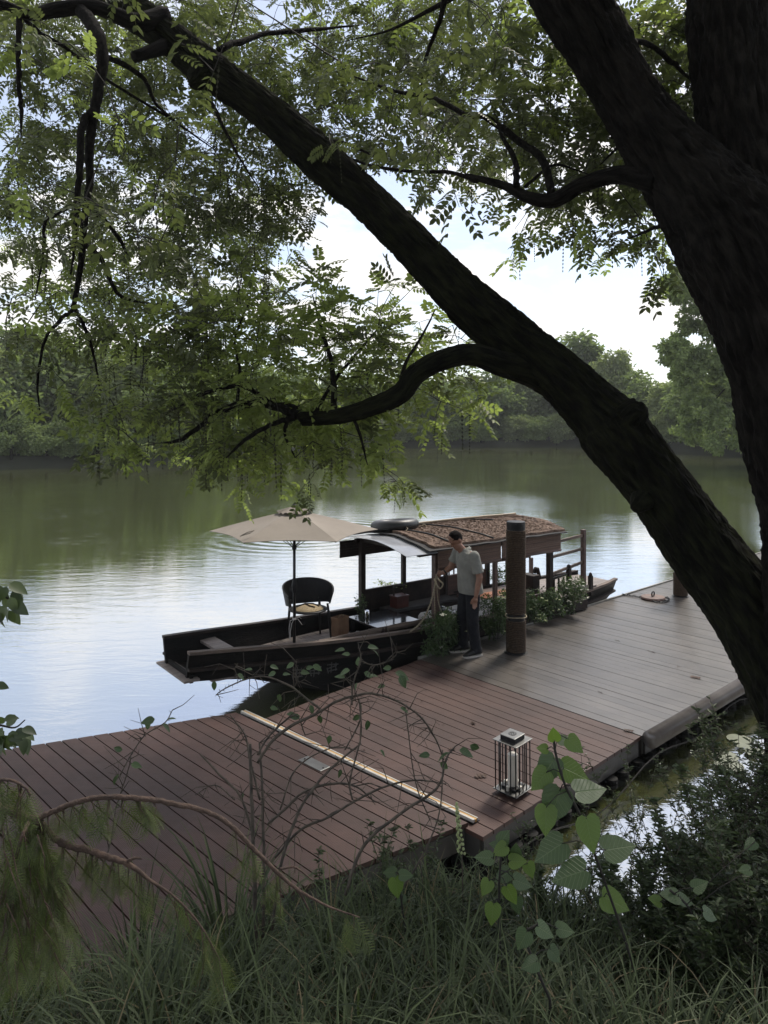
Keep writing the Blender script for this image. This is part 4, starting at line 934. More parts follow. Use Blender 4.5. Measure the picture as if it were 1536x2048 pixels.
# ---------------------------------------------------------------- the man
mp_=G(938,1302,.343); man=thing('person','man in a grey polo shirt and dark trousers reaching for the mooring rope','person',(mp_.x,10.15,.343))
def cap(mb,a,b,ra,rb,ell=1):
    a=Vector(a);b=Vector(b); n=6; mb.tube([a+(b-a)*k/n for k in range(n+1)],[ra+(rb-ra)*k/n for k in range(n+1)],14,ell=ell); mb.ell(a,(ra,)*3,14,8); mb.ell(b,(rb,)*3,14,8)
def remesh(o,vx,sm=6):
    r=o.modifiers.new('remesh','REMESH'); r.mode='VOXEL'; r.voxel_size=vx; r.use_smooth_shade=True
    s=o.modifiers.new('smooth','SMOOTH'); s.iterations=sm; s.factor=.5
def rotz(a): return Matrix.Rotation(a,3,'Z')
FA=R(200); fwd=Vector((math.cos(FA),math.sin(FA),0)); lft=Vector((-fwd.y,fwd.x,0))      # facing left and slightly to the camera
def mp(f,l,z): return man.location+fwd*f+lft*l+Vector((0,0,z))
hipL=mp(0,.09,.90); hipR=mp(.0,-.09,.90); kL=mp(.02,.11,.49); kR=mp(.07,-.10,.49); aL=mp(-.03,.12,.09); aR=mp(.04,-.13,.09)
neck=mp(.09,0,1.42); chest=mp(.035,0,1.25); head=mp(.205,.0,1.572)
shL=mp(.03,.19,1.375); shR=mp(.10,-.18,1.385)
elL=mp(-.02,.245,1.09); wrL=mp(.035,.25,.85); hdL=mp(.05,.245,.76)
wrR=W(886,1146,10.32); elR=(shR+wrR)/2+Vector((.01,.02,-.075)); hdR=W(872,1153,10.36)
mb=MB()
mb.ell(mp(0,0,1.0),(.13,.16,.14)); cap(mb,mp(0,0,1.0),chest,.115,.115); mb.ell(chest,(.105,.145,.14),rot=rotz(FA))
cap(mb,shL,shR,.05,.05); cap(mb,neck-Vector((0,0,.03)),head+Vector((.02,0,-.07)),.062,.055)
for h,k,a in ((hipL,kL,aL),(hipR,kR,aR)): cap(mb,h,k,.085,.058); cap(mb,k,a,.056,.04); cap(mb,a,a+fwd*.08+Vector((0,0,-.045)),.034,.022)
for s,e,w in ((shL,elL,wrL),(shR,elR,wrR)):
    cap(mb,s,e,.058,.045); cap(mb,e,w,.047,.029)
# head: bowed forward
hd=(Matrix.Rotation(R(38),3,lft)); 
def hp(f,l,z): return head+hd@(fwd*f+lft*l+Vector((0,0,z)))
hr=hd@rotz(FA)
mb.ell(head+hd@Vector((0,0,.03)),(.098,.078,.105),18,12,rot=hr); mb.ell(hp(.03,0,-.055),(.07,.058,.07),14,10,rot=hr); cap(mb,hp(.085,0,.015),hp(.108,0,-.022),.010,.015); mb.ell(hp(.085,0,-.062),(.02,.028,.014),10,6,rot=hr); mb.ell(hp(.07,0,-.10),(.028,.03,.022),10,6,rot=hr)
for sg in (1,-1): mb.ell(hp(-.012,.077*sg,-.01),(.02,.010,.034),10,8,rot=hr); mb.ell(hp(.083,.032*sg,.032),(.014,.024,.009),8,6,rot=hr)
# hands: palm and five fingers
def hand(wr,kn,side,curl,lens=1):
    d=(kn-wr).normalized(); pl_=side; nrm_=d.cross(pl_).normalized()
    mid=wr+(kn-wr)*.6; cap(mb,wr,mid,.027,.031,.62); 
    for i in range(4):
        o_=pl_*(.027-.018*i); r0=wr+d*.085+o_; l1=[.038,.043,.040,.032][i]; b=[r0]
        dd=d.copy()
        for j in range(3):
            dd=(Matrix.Rotation(curl*(.6+.5*j),3,pl_)@dd) if True else dd; b.append(b[-1]+dd*l1*(1,.72,.55)[j])
        mb.tube([wr+d*.04+o_*.8]+b,[.0125,.0108,.0098,.0088,.0072],9)
    r0=wr+d*.03+pl_*.026; mb.tube([r0,r0+d*.028+pl_*.026,r0+d*.06+pl_*.030+nrm_*.008,r0+d*.082+pl_*.022+nrm_*.014],[.014,.0125,.011,.008],9)
hand(wrL,hdL,(fwd+Vector((0,0,0))).normalized(),R(14)); hand(wrR,hdR,Vector((.1,.1,1)).normalized(),R(-36))
body=mb.build('body','skin',man,smooth=True); remesh(body,.0065,3)
# polo shirt
mb=MB(); mb.ell(mp(.0,0,.97),(.145,.178,.12),20,12,rot=rotz(FA)); 
rings=[(-.01,.845,.166,.205),(.0,.92,.166,.203),(.01,1.02,.158,.192),(.02,1.14,.150,.190),(.035,1.26,.143,.200),(.05,1.345,.125,.205),(.064,1.395,.105,.17),(.076,1.43,.082,.11),(.084,1.455,.070,.078)]
vs=[];fs=[];n=36
for f,z,rf,rl in rings:
    for k in range(n):
        a=2*math.pi*k/n; wv=1+.012*math.sin(5*a+z*9) if z<1.3 else 1
        vs.append(mp(f+rf*math.cos(a)*wv,rl*math.sin(a)*wv,z))
for i in range(len(rings)-1):
    for k in range(n): fs.append((i*n+k,i*n+(k+1)%n,(i+1)*n+(k+1)%n,(i+1)*n+k))
fs.append(tuple(range(n))[::-1]); fs.append(tuple(range((len(rings)-1)*n,len(rings)*n))); mb=MB(); mb.add(vs,fs)
sl=shL+(elL-shL)*.80; cap(mb,shL+Vector((0,0,-.0)),shL+(elL-shL)*.3,.071,.071); mb.tube([shL,shL+(elL-shL)*.4,sl],[.072,.072,.078],18)
sr=shR+(elR-shR)*.66; mb.ell(shR,(.07,.07,.07)); mb.tube([shR,shR+(elR-shR)*.4,sr],[.071,.070,.076],18)
sh=mb.build('polo_shirt','shirt',man,smooth=True); remesh(sh,.009,4)
mb=MB()   # collar, placket, pocket
for k in range(24):
    a0=R(25+310*k/24); a1__=R(25+310*(k+1)/24); q=[]
    for a in (a0,a1__):
        q.append((mp(.088+.062*math.cos(a),.066*math.sin(a),1.462-.02*math.cos(a)),mp(.082+.090*math.cos(a),.096*math.sin(a),1.425-.03*math.cos(a))))
    (t0,b0),(t1,b1)=q; off=Vector((0,0,.006)); mb.add([t0,t1,b1,b0,t0+off,t1+off,b1+off,b0+off],[(0,1,2,3),(7,6,5,4),(0,4,5,1),(2,6,7,3)])
mb.build('collar','shirt',sh,smooth=True)
mb=MB(); mb.beam(mp(.148,.0,1.42),mp(.182,.0,1.26),.03,.006,up=tuple(fwd)); mb.build('placket','shirt',sh)
mb=MB(); p=mp(.155,.085,1.27); 
mb.beam(mp(.165,.055,1.275),mp(.135,.125,1.275),.004,.012); mb.build('pocket','shirt',sh)
# trousers
mb=MB(); mb.ell(mp(0,0,.93),(.120,.155,.12),18,12,rot=rotz(FA)); 
for h,k,a in ((hipL,kL,aL),(hipR,kR,aR)):
    pts=[h+Vector((0,0,.02)),h+(k-h)*.5,k,k+(a-k)*.5,a+Vector((0,0,.03)),a+Vector((0,0,-.035))]; mb.tube(pts,[.100,.096,.082,.076,.072,.076],20,jit=.02); mb.ell(h,(.098,.098,.095))
tr=mb.build('trousers','trousers',man,smooth=True); remesh(tr,.009,4)
for a,ang in ((aL,FA+.12),(aR,FA-.06)):
    f2=Vector((math.cos(ang),math.sin(ang),0)); l2=Vector((-f2.y,f2.x,0)); mb=MB(); base=Vector((a.x,a.y,man.location.z))
    prof=[(-.085,.032,.11),(-.06,.044,.13),(0,.050,.135),(.07,.053,.105),(.13,.052,.072),(.175,.040,.045),(.20,.022,.036)]
    vs=[];fs=[]
    for x,w_,h_ in prof:
        for k in range(12):
            t_=2*math.pi*k/12; vs.append(base+f2*x+l2*w_*math.cos(t_)+Vector((0,0,.02+(h_-.02)*.5*(1+math.sin(t_)))))
    for i in range(len(prof)-1):
        for k in range(12): fs.append((i*12+k,i*12+(k+1)%12,(i+1)*12+(k+1)%12,(i+1)*12+k))
    fs+= [tuple(range(12))[::-1],tuple(range(len(prof)*12-12,len(prof)*12))]; mb.add(vs,fs); so=mb.build('shoe','shoe',man,smooth=True)
    poly=[base+f2*x+l2*(w_+.004)*s_ for s_,L2 in ((1,prof),(-1,prof[::-1])) for x,w_,h_ in L2]; mb=MB(); mb.prism([(p.x,p.y) for p in poly][::-1],man.location.z+.001,man.location.z+.024); mb.build('sole','sole',so)
# hair cap
mb=MB(); vs=[];fs=[]
nn_=28; hr_r=(.0995,.0795,.1065)
for i in range(11):
    th=math.pi*.64*i/10
    for k in range(nn_):
        a=2*math.pi*k/nn_; tt=th*(1-.50*max(0,math.cos(a))**1.1+.16*max(0,-math.cos(a))-.10*abs(math.sin(a))**6+.03*math.sin(a*9)); p_=Vector((hr_r[0]*math.sin(tt)*math.cos(a)-.004,hr_r[1]*math.sin(tt)*math.sin(a),hr_r[2]*math.cos(tt)+.030)); p_*=1+.02*nz(p_.x*60,p_.y*60,p_.z*60); vs.append(head+hr@p_)
for i in range(10):
    for k in range(nn_): a=i*nn_+k;b=i*nn_+(k+1)%nn_; fs.append((a,a+nn_,b+nn_,b))
mb.add(vs,fs); mb.build('hair','hair',man,smooth=True)
mb=MB(); d=(wrR-elR).normalized(); mb.tube([wrR-d*.045,wrR-d*.025],[.036,.035],16); wt=mb.build('wristwatch','black_metal',man,smooth=True)
# mooring rope: down from the hand, round the post and along the gunwale
rp_=thing('mooring_rope','pale twisted rope hanging from the man\'s hand beside the brown boat post','rope',tuple(hdR))
def twist(pts,r):
    pts=[Vector(p) for p in smooth_path([tuple(p) for p in pts],7)]; m_=MB()
    for ph in (0,2.09,4.19):
        q=[]
        L_=0
        for i,p in enumerate(pts):
            if i: L_+=(pts[i]-pts[i-1]).length
            a=ph+L_*90; q.append(p+Vector((math.cos(a),.0,math.sin(a)))*r*.55+Vector((0,math.sin(a*1)*r*.5,0)))
        m_.tube(q,r*.62,6)
    return m_
h=hdR+Vector((-.0,-.03,0))
twist([h+Vector((0,0,.03)),W(868,1180,10.25),W(858,1215,10.15),W(842,1245,10.15),W(822,1262,10.2),W(800,1270,10.25),W(787,1272,10.3)],.013).build('hanging_rope','rope',rp_,smooth=True)
twist([h,W(869,1190,10.3),W(870,1225,10.3),W(869,1258,10.3)],.009).build('straight_strand','rope',rp_,smooth=True)
twist([h,W(876,1200,10.3),W(884,1225,10.28),W(892,1240,10.25)],.008).build('slanting_strand','rope',rp_,smooth=True)
twist([h+Vector((.0,0,.02)),W(878,1160,10.15),W(886,1168,10.1),W(880,1177,10.1),W(872,1168,10.12),W(868,1158,10.15)],.010).build('loop','rope',rp_,smooth=True)
# ---------------------------------------------------------------- the near wingnut tree
tb0=W(1700,1600,5.0); tree=thing('wingnut_tree','huge dark leaning tree with three trunks and hanging seed strings over the dock','tree',tb0)
def bark_tube(nm,rows,m,seg=40,n=10,amp=.03,par=tree):
    if rows[0][2]>=130: seg=150; n=26
    elif rows[0][2]>50: seg=60; n=14
    mb=MB(); pts=[];rad=[]
    for q in smooth_path(rows,n):
        pts.append(W(q[0],q[1],q[3])); rad.append(q[2]/2/F*q[3])
    up=Vector((.13,.2,1)); px=None; vs=[]; BC=[]; N_=len(pts); L_=0; off=rnd.random()*50
    for i,p in enumerate(pts):
        d=(pts[min(i+1,N_-1)]-pts[max(i-1,0)]).normalized()
        if i: L_+=(p-pts[i-1]).length
        if px is None: px=d.cross(Vector((.1,1,.1))).normalized()
        px=(px-d*px.dot(d)).normalized(); py=d.cross(px)
        for k in range(seg):
            a=2*math.pi*k/seg; ca,sa=math.cos(a),math.sin(a)
            big=mnoise.noise(Vector((ca*.9+off,sa*.9,L_*1.3)))*.09
            wv=.25*mnoise.noise(Vector((ca*2,sa*2+off,L_*3))); R9=9+rad[i]*26; ridge=(.5-abs(mnoise.noise(Vector(((ca+wv)*R9*.5+off,(sa-wv)*R9*.5,L_*3.4)))))*amp*2.2+(.5-abs(mnoise.noise(Vector((ca*R9*1.3,sa*R9*1.3+off,L_*9)))))*amp*1.1
            r=rad[i]*(1+big*min(1,rad[i]/.12))+ridge*min(1,rad[i]/.1)-amp*1.0
            vs.append(p+(px*ca+py*sa)*r); BC.append((ca*rad[i]+off,sa*rad[i],L_*.22))
    fs=[(i*seg+k,i*seg+(k+1)%seg,(i+1)*seg+(k+1)%seg,(i+1)*seg+k) for i in range(N_-1) for k in range(seg)]
    fs+=[tuple(range(seg))[::-1],tuple(range((N_-1)*seg,N_*seg))]; mb.add(vs,fs); o=mb.build(nm,m+'_along',par,smooth=True); at_=o.data.attributes.new('barkco','FLOAT_VECTOR','POINT'); at_.data.foreach_set('vector',np.array(BC,np.float32).ravel()); return pts,o
_,tA=bark_tube('leaning_trunk',[(1800,1800,330,4.9),(1690,1530,250,5.0),(1590,1365,190,5.1),(1498,1222,152,5.3),(1405,1100,142,5.5),(1303,955,128,5.7),(1228,862,136,5.85),(1190,822,118,5.9),(1110,745,102,6.0),(1030,682,98,6.1),(930,598,95,6.2),(827,491,82,6.35),(728,398,78,6.5),(625,303,82,6.6),(520,212,70,6.7),(420,141,74,6.8),(345,82,66,6.9),(278,32,68,7.0),(180,-25,56,7.1),(60,-80,44,7.2),(-120,-150,36,7.3)],'moss_bark',48,10,.022)
bark_tube('knot',[(1232,870,60,5.72),(1262,832,62,5.68),(1282,822,46,5.66),(1291,818,26,5.66),(1296,816,6,5.66)],'moss_bark',26,6,.02,tA)
bark_tube('knot',[(1285,1000,50,5.5),(1272,1015,28,5.42),(1268,1020,8,5.4)],'moss_bark',18,5,.012,tA)
bark_tube('knot',[(405,150,60,6.7),(385,165,34,6.65),(378,168,8,6.65)],'moss_bark',18,5,.012,tA)
_,tB=bark_tube('upright_trunk',[(1740,1900,360,4.7),(1720,1600,330,4.75),(1690,1300,290,4.8),(1672,1040,262,4.8),(1618,850,250,4.8),(1552,640,236,4.8),(1470,480,232,4.85),(1400,385,182,4.9),(1320,290,138,5.0),(1252,190,122,5.1),(1196,90,124,5.15),(1140,0,128,5.2),(1070,-110,130,5.3),(970,-240,120,5.5)],'bark',56,10,.026)
bark_tube('upper_trunk',[(1570,600,180,4.9),(1530,450,190,4.95),(1488,290,160,5.05),(1463,120,152,5.15),(1455,0,148,5.2),(1448,-200,135,5.4)],'bark',44,10,.026)
# limbs and branches: rows (x,y,width,depth); all skeleton points are kept for the twigs to grow from
SK=[]
def branch(rows,nm='branch',seg=12,wob=.16,n=6,m='bark'):
    if rows[0][2]<26: rows=rows[:-1]+[(rows[-1][0],rows[-1][1],min(2.2,rows[-1][2]),rows[-1][3])]
    if rows[0][2]>26: pts,o=bark_tube(nm,rows,m,24,n,.010)
    else: mb=MB(); pts=pxtube(mb,rows,seg,jit=.12,n=n,wob=wob); o=mb.build(nm,m,tree,smooth=True)
    SK.extend(pts); return o
branch([(1120,775,60,6.05),(1060,745,58,6.0),(1000,727,50,5.9),(940,709,44,5.85),(880,721,42,5.8),(832,748,42,5.8),(800,788,42,5.85),(740,815,38,5.95),(670,834,32,6.1),(605,838,30,6.2)],'limb',m='moss_bark')
branch([(612,838,22,6.2),(570,820,17,6.3),(500,806,14,6.4),(440,824,12,6.5),(400,852,10,6.6),(360,880,8,6.7),(325,886,6,6.8)])
branch([(560,818,10,6.3),(490,775,9,6.5),(430,780,8,6.6),(380,800,7,6.8),(330,830,5,7)])
branch([(590,836,12,6.2),(540,850,10,6.1),(490,880,8,6.0),(452,916,6,5.9)])
branch([(600,836,10,6.2),(580,810,8,6.5),(500,815,6,6.9),(420,830,5,7.2)])
branch([(668,830,13,6.1),(668,780,12,6.2),(662,720,9,6.4),(640,650,6,6.6),(625,590,4,6.8)])
branch([(625,835,9,6.2),(670,760,7,6.5),(720,700,6,6.7),(770,640,4,6.9)])
branch([(800,785,10,5.9),(810,730,7,6.1),(845,670,5,6.3),(870,620,4,6.5)])
branch([(475,800,7,6.5),(480,740,6,6.7),(470,680,5,6.9),(500,600,4,7.1)])
branch([(700,822,8,6.0),(720,870,6,6.0),(735,930,4,6.0)])
branch([(575,835,9,6.2),(570,870,6,6.2),(590,915,4,6.3)])
branch([(330,35,44,6.9),(270,45,36,6.7),(190,15,30,6.6),(110,20,30,6.5),(60,30,24,6.4),(0,10,24,6.3),(-80,0,20,6.2)],'limb')
branch([(345,88,36,6.9),(310,100,28,6.7),(268,114,24,6.55)],'dead_stub',n=3)
branch([(155,10,26,6.6),(190,60,28,6.4),(205,110,24,6.3),(200,160,22,6.3),(188,230,20,6.3),(178,300,18,6.3),(180,360,15,6.3),(170,430,14,6.3),(165,500,13,6.35),(155,570,11,6.4),(145,622,9,6.4)],'limb',wob=.06)
branch([(192,215,16,6.3),(165,250,15,6.2),(160,330,14,6.1),(155,400,12,6.1),(150,480,9,6.1),(142,550,6,6.1)])
branch([(145,620,9,6.4),(120,640,8,6.5),(90,680,6,6.6),(75,760,5,6.7),(80,830,4,6.8)])
branch([(145,610,9,6.4),(165,645,8,6.4),(185,700,6,6.5),(200,780,4,6.6)])
branch([(172,410,10,6.3),(210,440,9,6.4),(240,480,8,6.5),(260,520,6,6.6)])
branch([(160,400,9,6.3),(110,430,8,6.3),(90,445,7,6.3),(85,520,5,6.3),(70,600,4,6.4)])
branch([(170,490,10,6.4),(205,520,8,6.5),(230,580,8,6.6),(260,600,6,6.7),(330,610,4,6.9)])
branch([(200,110,12,6.3),(240,125,11,6.5),(290,160,9,6.7),(310,205,7,6.9),(370,260,5,7.1)])
branch([(40,20,12,6.4),(37,80,11,6.3),(38,160,10,6.3),(42,220,8,6.3),(42,275,5,6.3)])
branch([(30,20,10,6.4),(80,65,8,6.6),(130,95,7,6.8),(230,170,6,7.2),(330,230,5,7.6),(430,300,4,8)])
branch([(400,175,10,6.8),(430,220,8,6.7),(470,300,5,6.7),(520,380,4,6.8)])
branch([(1320,365,58,4.9),(1265,352,42,5.05),(1220,352,36,5.2),(1160,372,32,5.4),(1110,400,32,5.5),(1060,396,26,5.6),(1010,372,20,5.75),(950,355,14,5.9),(930,348,8,6.0)],'limb')
branch([(955,362,10,5.9),(900,345,8,6.1),(820,342,7,6.4),(740,330,6,6.8),(660,300,4,7.1)])
branch([(1103,388,16,5.5),(1085,320,16,5.6),(1040,285,14,5.7),(980,240,13,5.8),(930,228,11,5.9),(860,195,9,6.1),(790,182,7,6.3),(700,150,5,6.6)])
branch([(1033,372,14,5.65),(1030,320,11,5.8),(1005,275,8,6.0),(980,200,5,6.2)])
branch([(1050,375,7,5.6),(1090,340,6,5.6),(1120,330,5,5.6),(1180,350,4,5.6)])
branch([(1230,80,14,5.4),(1300,90,11,5.6),(1350,130,10,5.8),(1390,170,7,6)])
branch([(1060,-60,40,5.3),(960,-30,18,5.4),(860,20,13,5.6),(780,60,9,5.9),(700,80,6,6.2)])
branch([(900,-60,16,5.0),(880,40,10,5.1),(850,120,7,5.3),(840,200,4,5.4)])
branch([(440,100,14,6.8),(520,70,11,7.2),(620,60,8,7.6),(720,50,5,8)])
branch([(640,280,9,6.6),(700,290,7,6.9),(780,330,5,7.3)])
branch([(1290,240,9,5.2),(1230,300,6,5.3),(1200,330,4,5.4)])
branch([(1350,440,10,4.95),(1300,460,7,5.1),(1250,480,5,5.3)])
# ---- twigs: density map of the crown, one character per 64 px cell of the photograph (0 bare, 9 closed)
DM=['888788998889999966688888', '777888888899999976488888', '678887888899999776588888', '467888999988999878588888', '678888999988998876778888', '678889997700066766667000', '778888898500001123454000', '688888887200000050244000', '277888885100000000013000', '267888877545500000000000', '556677887788864000000000', '234456888888875000000000', '112345777777553000000000', '012345777877410000000000', '001345777776100000000000', '000000234401500000000000']
SKl=np.zeros((len(SK)+9000,3)); nSK=len(SK); SKl[:nSK]=np.array([tuple(p) for p in SK])
rows=len(DM); cells=[(i,j,int(DM[j][i])) for j in range(rows) for i in range(24) if DM[j][i]!='0']
wts=np.array([[0,.12,.25,.4,.55,.75,.95,1.2,1.5,1.9][c[2]] for c in cells]); wts=wts/wts.sum()
NC=2150; pick=rng.choice(len(cells),NC,p=wts)
leafP=[[],[]];leafD=[[],[]];leafS=[[],[]];seedP=[];seedS=[]; tw=MB()
JOB=[]
for ci in pick:
    i,j,_=cells[ci]; x=(i+rng.random())*64; y=(j+rng.random())*64
    low=y>540 and x>430 and not(y<600 and x<600)
    Y=rng.uniform(6.0,9.0) if low or y>600 else (rng.uniform(7.5,11.5) if rng.random()<.96 else rng.uniform(5,6.5))
    y-=14+(34 if j>=13 else 0)
    if x>1000 and y<560: Y=rng.uniform(5.7,8.2)
    c=np.array(W(x,y,Y))
    JOB.append((float(np.linalg.norm(SKl[:nSK]-c,axis=1).min()),x,y,low,tuple(c)))
JOB.sort(key=lambda q_:q_[0])
for d0,x,y,low,c in JOB:
    # each twig starts at the nearest branch or twig already there
    c=np.array(c); d_=np.linalg.norm(SKl[:nSK]-c,axis=1); k=int(d_.argmin()); s=SKl[k].copy()
    dirn=c-s; ln=np.linalg.norm(dirn)+1e-6; dirn=dirn/ln
    mid=(s+c)/2+np.array([0,0,.10*ln]) if not low else (s+c)/2
    tip=c+dirn*.12+np.array([0,0,-.05])
    if ln>.02:
        mid=mid+rng.normal(0,.06*ln,3); th_=.0035+.006*min(1,ln/1.2); tw.tube([s,mid,c,tip],[th_,th_*.75,th_*.55,.002],4,cap=False)
        SKl[nSK]=mid; SKl[nSK+1]=c; nSK+=2
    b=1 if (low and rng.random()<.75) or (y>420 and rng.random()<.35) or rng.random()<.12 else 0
    nl=rng.integers(4,7)
    for l in range(nl):
        t_=rng.random(); p=c*(1-t_)+tip*t_ if l else tip; a=rng.uniform(0,2*np.pi)
        dd=np.array([math.cos(a),math.sin(a),rng.uniform(-.9,.15)])+dirn*.4
        if low and y<760: dd[2]+=.55
        leafP[b].append(p+rng.normal(0,.03,3)); leafD[b].append(dd); leafS[b].append(rng.uniform(.16,.27))
    if rng.random()<(.46 if 100<y<960 else .18)*(.25 if (low and y<760) else 1)*(1.5 if x<560 or y>820 else 1): 
        for _ in range(rng.integers(1,3)): seedP.append(c+rng.normal(0,.05,3)); seedS.append(rng.uniform(.16,.34))
# unseen crown leaves added overhead and behind the viewer to shade the foreground
NO=900
for _ in range(NO):
    c=np.array([rng.uniform(-5,8),rng.uniform(-4,4.2),rng.uniform(7.2,10.5)])
    for l in range(4): leafP[0].append(c+rng.normal(0,.2,3)); a=rng.uniform(0,6.28); leafD[0].append([math.cos(a),math.sin(a),-.3]); leafS[0].append(rng.uniform(.3,.5))
tw.build('twigs','twig',tree,smooth=True)
for b,(nm,m) in enumerate((('foliage','leaf_wing'),('sunlit_foliage','leaf_wing_bright'))):  # second set looks sunlit through its paler painted leaf colour
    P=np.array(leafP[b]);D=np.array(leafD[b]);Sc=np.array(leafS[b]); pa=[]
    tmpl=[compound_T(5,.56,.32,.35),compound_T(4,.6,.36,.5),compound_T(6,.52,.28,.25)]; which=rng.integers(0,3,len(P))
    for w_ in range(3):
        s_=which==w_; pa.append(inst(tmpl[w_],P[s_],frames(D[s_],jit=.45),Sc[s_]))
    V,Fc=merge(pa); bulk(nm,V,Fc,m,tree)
# hanging seed strings
vs=[];fs=[]
for k in range(9):
    z=-.12-.88*k/8; r=.040*(1-.4*k/8)
    for ax in (0,1):
        n=len(vs); e=(r,0) if ax==0 else (0,r); vs+=[(0,0,z+.045),(e[0],e[1],z),(0,0,z-.045),(-e[0],-e[1],z)]; fs.append((n,n+1,n+2,n+3))
n=len(vs); vs+=[(-.004,0,0),(.004,0,0),(.004,0,-1),(-.004,0,-1)]; fs.append((n,n+1,n+2,n+3))
P=np.array(seedP); a=rng.uniform(0,6.28,len(P)); z=np.zeros(len(P)); o1=z+1
Rm=np.stack([np.stack([np.cos(a),-np.sin(a),rng.normal(0,.07,len(P))],1),np.stack([np.sin(a),np.cos(a),rng.normal(0,.07,len(P))],1),np.stack([z,z,o1],1)],1)
V,Fc=inst((np.array(vs,float),np.array(fs)),P,Rm,np.array(seedS)*1.15); tag(bulk('seed_strings',V,Fc,'seed',tree),kind='stuff')
# ---------------------------------------------------------------- foreground planting on the bank
def blade_T(seed,n=6,w=.012,bend=1.0):
    r=random.Random(seed); vs=[];fs=[]; ang=R(r.uniform(62,86)); x=z=0; tw=r.uniform(-.3,.3)
    for i in range(n+1):
        t=i/n; ww=w*(1-t**2.2)*(.6+.4*min(1,t*4)); vs+=[(x,-ww+tw*t*.05,z),(x,ww+tw*t*.05,z)]
        x+=math.cos(ang)/n; z+=math.sin(ang)/n; ang-=bend*R(r.uniform(15,26))*(.4+1.1*t)
    for i in range(n): a=2*i; fs.append((a,a+1,a+3,a+2))
    return np.array(vs,float),np.array(fs)
BT=[blade_T(s,6,.0085,b) for s,b in zip(range(8),(.7,1,1.3,1.5,.9,1.1,1.7,.5))]
def grass(name,pts,hts,m,wf=1.0,spread=None):
    P=np.array(pts);H=np.array(hts); az=rng.uniform(0,2*np.pi,len(P)) if spread is None else np.asarray(spread)
    Rm=np.zeros((len(P),3,3)); Rm[:,0,0]=np.cos(az);Rm[:,1,0]=np.sin(az);Rm[:,0,1]=-np.sin(az);Rm[:,1,1]=np.cos(az);Rm[:,2,2]=1
    tl=rng.normal(0,.12,len(P)); Rm[:,0,2]=np.sin(tl)
    w=rng.integers(0,8,len(P)); pa=[inst(BT[k],P[w==k],Rm[w==k],H[w==k]) for k in range(8)]
    V,Fc=merge(pa); return tag(bulk(name,V,Fc,m,None,smooth=False),kind='stuff')
pts=[];hts=[];az=[]
tus=[]
for _ in range(1750):
    Y=rng.uniform(1.35,4.1)**1.0; X=rng.uniform(-.62,.60)*Y*1.05
    if Y>shore(X)+.05: continue
    if X>.9 and rng.random()<.45: continue
    tus.append((X,Y))
for X,Y in tus:
    z=bank_z(X,Y); h=rng.uniform(.26,.48)*(1.12 if Y<2.6 else 1)
    if X<-.9 : h*=.72
    k=rng.integers(12,20)
    for _ in range(k):
        a=rng.uniform(0,2*np.pi); r=rng.uniform(0,.06); pts.append((X+math.cos(a)*r,Y+math.sin(a)*r,z-.02)); hts.append(h*rng.uniform(.6,1.25)); az.append(a+rng.normal(0,.4))
pick_=rng.random(len(pts))<.07
grass('grass',[p for p,k in zip(pts,pick_) if not k],[h_ for h_,k in zip(hts,pick_) if not k],'grass',spread=[a_ for a_,k in zip(az,pick_) if not k])
grass('dead_grass',[p for p,k in zip(pts,pick_) if k],[h_*.95 for h_,k in zip(hts,pick_) if k],'dead_grass',spread=[a_+1 for a_,k in zip(az,pick_) if k])
# taller clumps one can tell apart
def clump(label,px,py,Y,h,n,w=1):
    c=W(px,py,Y); z=bank_z(c.x,Y); t=thing('grass_clump',label,'grass clump',(c.x,Y,z)); P=[];H=[];A=[]
    for _ in range(n):
        a=rng.uniform(0,6.28); r=rng.uniform(0,.05*w); P.append((c.x+math.cos(a)*r,Y+math.sin(a)*r,z-.03)); H.append(h*rng.uniform(.6,1.1)); A.append(a)
    Pn=np.array(P);An=np.array(A);Rm=np.zeros((n,3,3)); Rm[:,0,0]=np.cos(An);Rm[:,1,0]=np.sin(An);Rm[:,0,1]=-np.sin(An);Rm[:,1,1]=np.cos(An);Rm[:,2,2]=1
    V,Fc=inst(BT[4],Pn,Rm,np.array(H)); V2,F2=inst(BT[0],Pn[::2],Rm[::2],np.array(H)[::2]*1.1); V,Fc=merge([(V,Fc),(V2,F2)]); bulk('blades',V,Fc,'grass',t)
clump('tall upright grass clump left of centre in front of the brown deck',275,1800,3.3,.62,70)
clump('arching tall grass clump in front of the bare shrub stems',460,1780,3.2,.70,90)
clump('tall grass clump right of the bare shrub stems',580,1760,3.4,.55,70)
clump('wide arching grass clump at the lower right corner',1340,1950,2.2,.55,110,2)
clump('long thin grass blades rising under the brown deck corner',760,1800,3.3,.55,40)
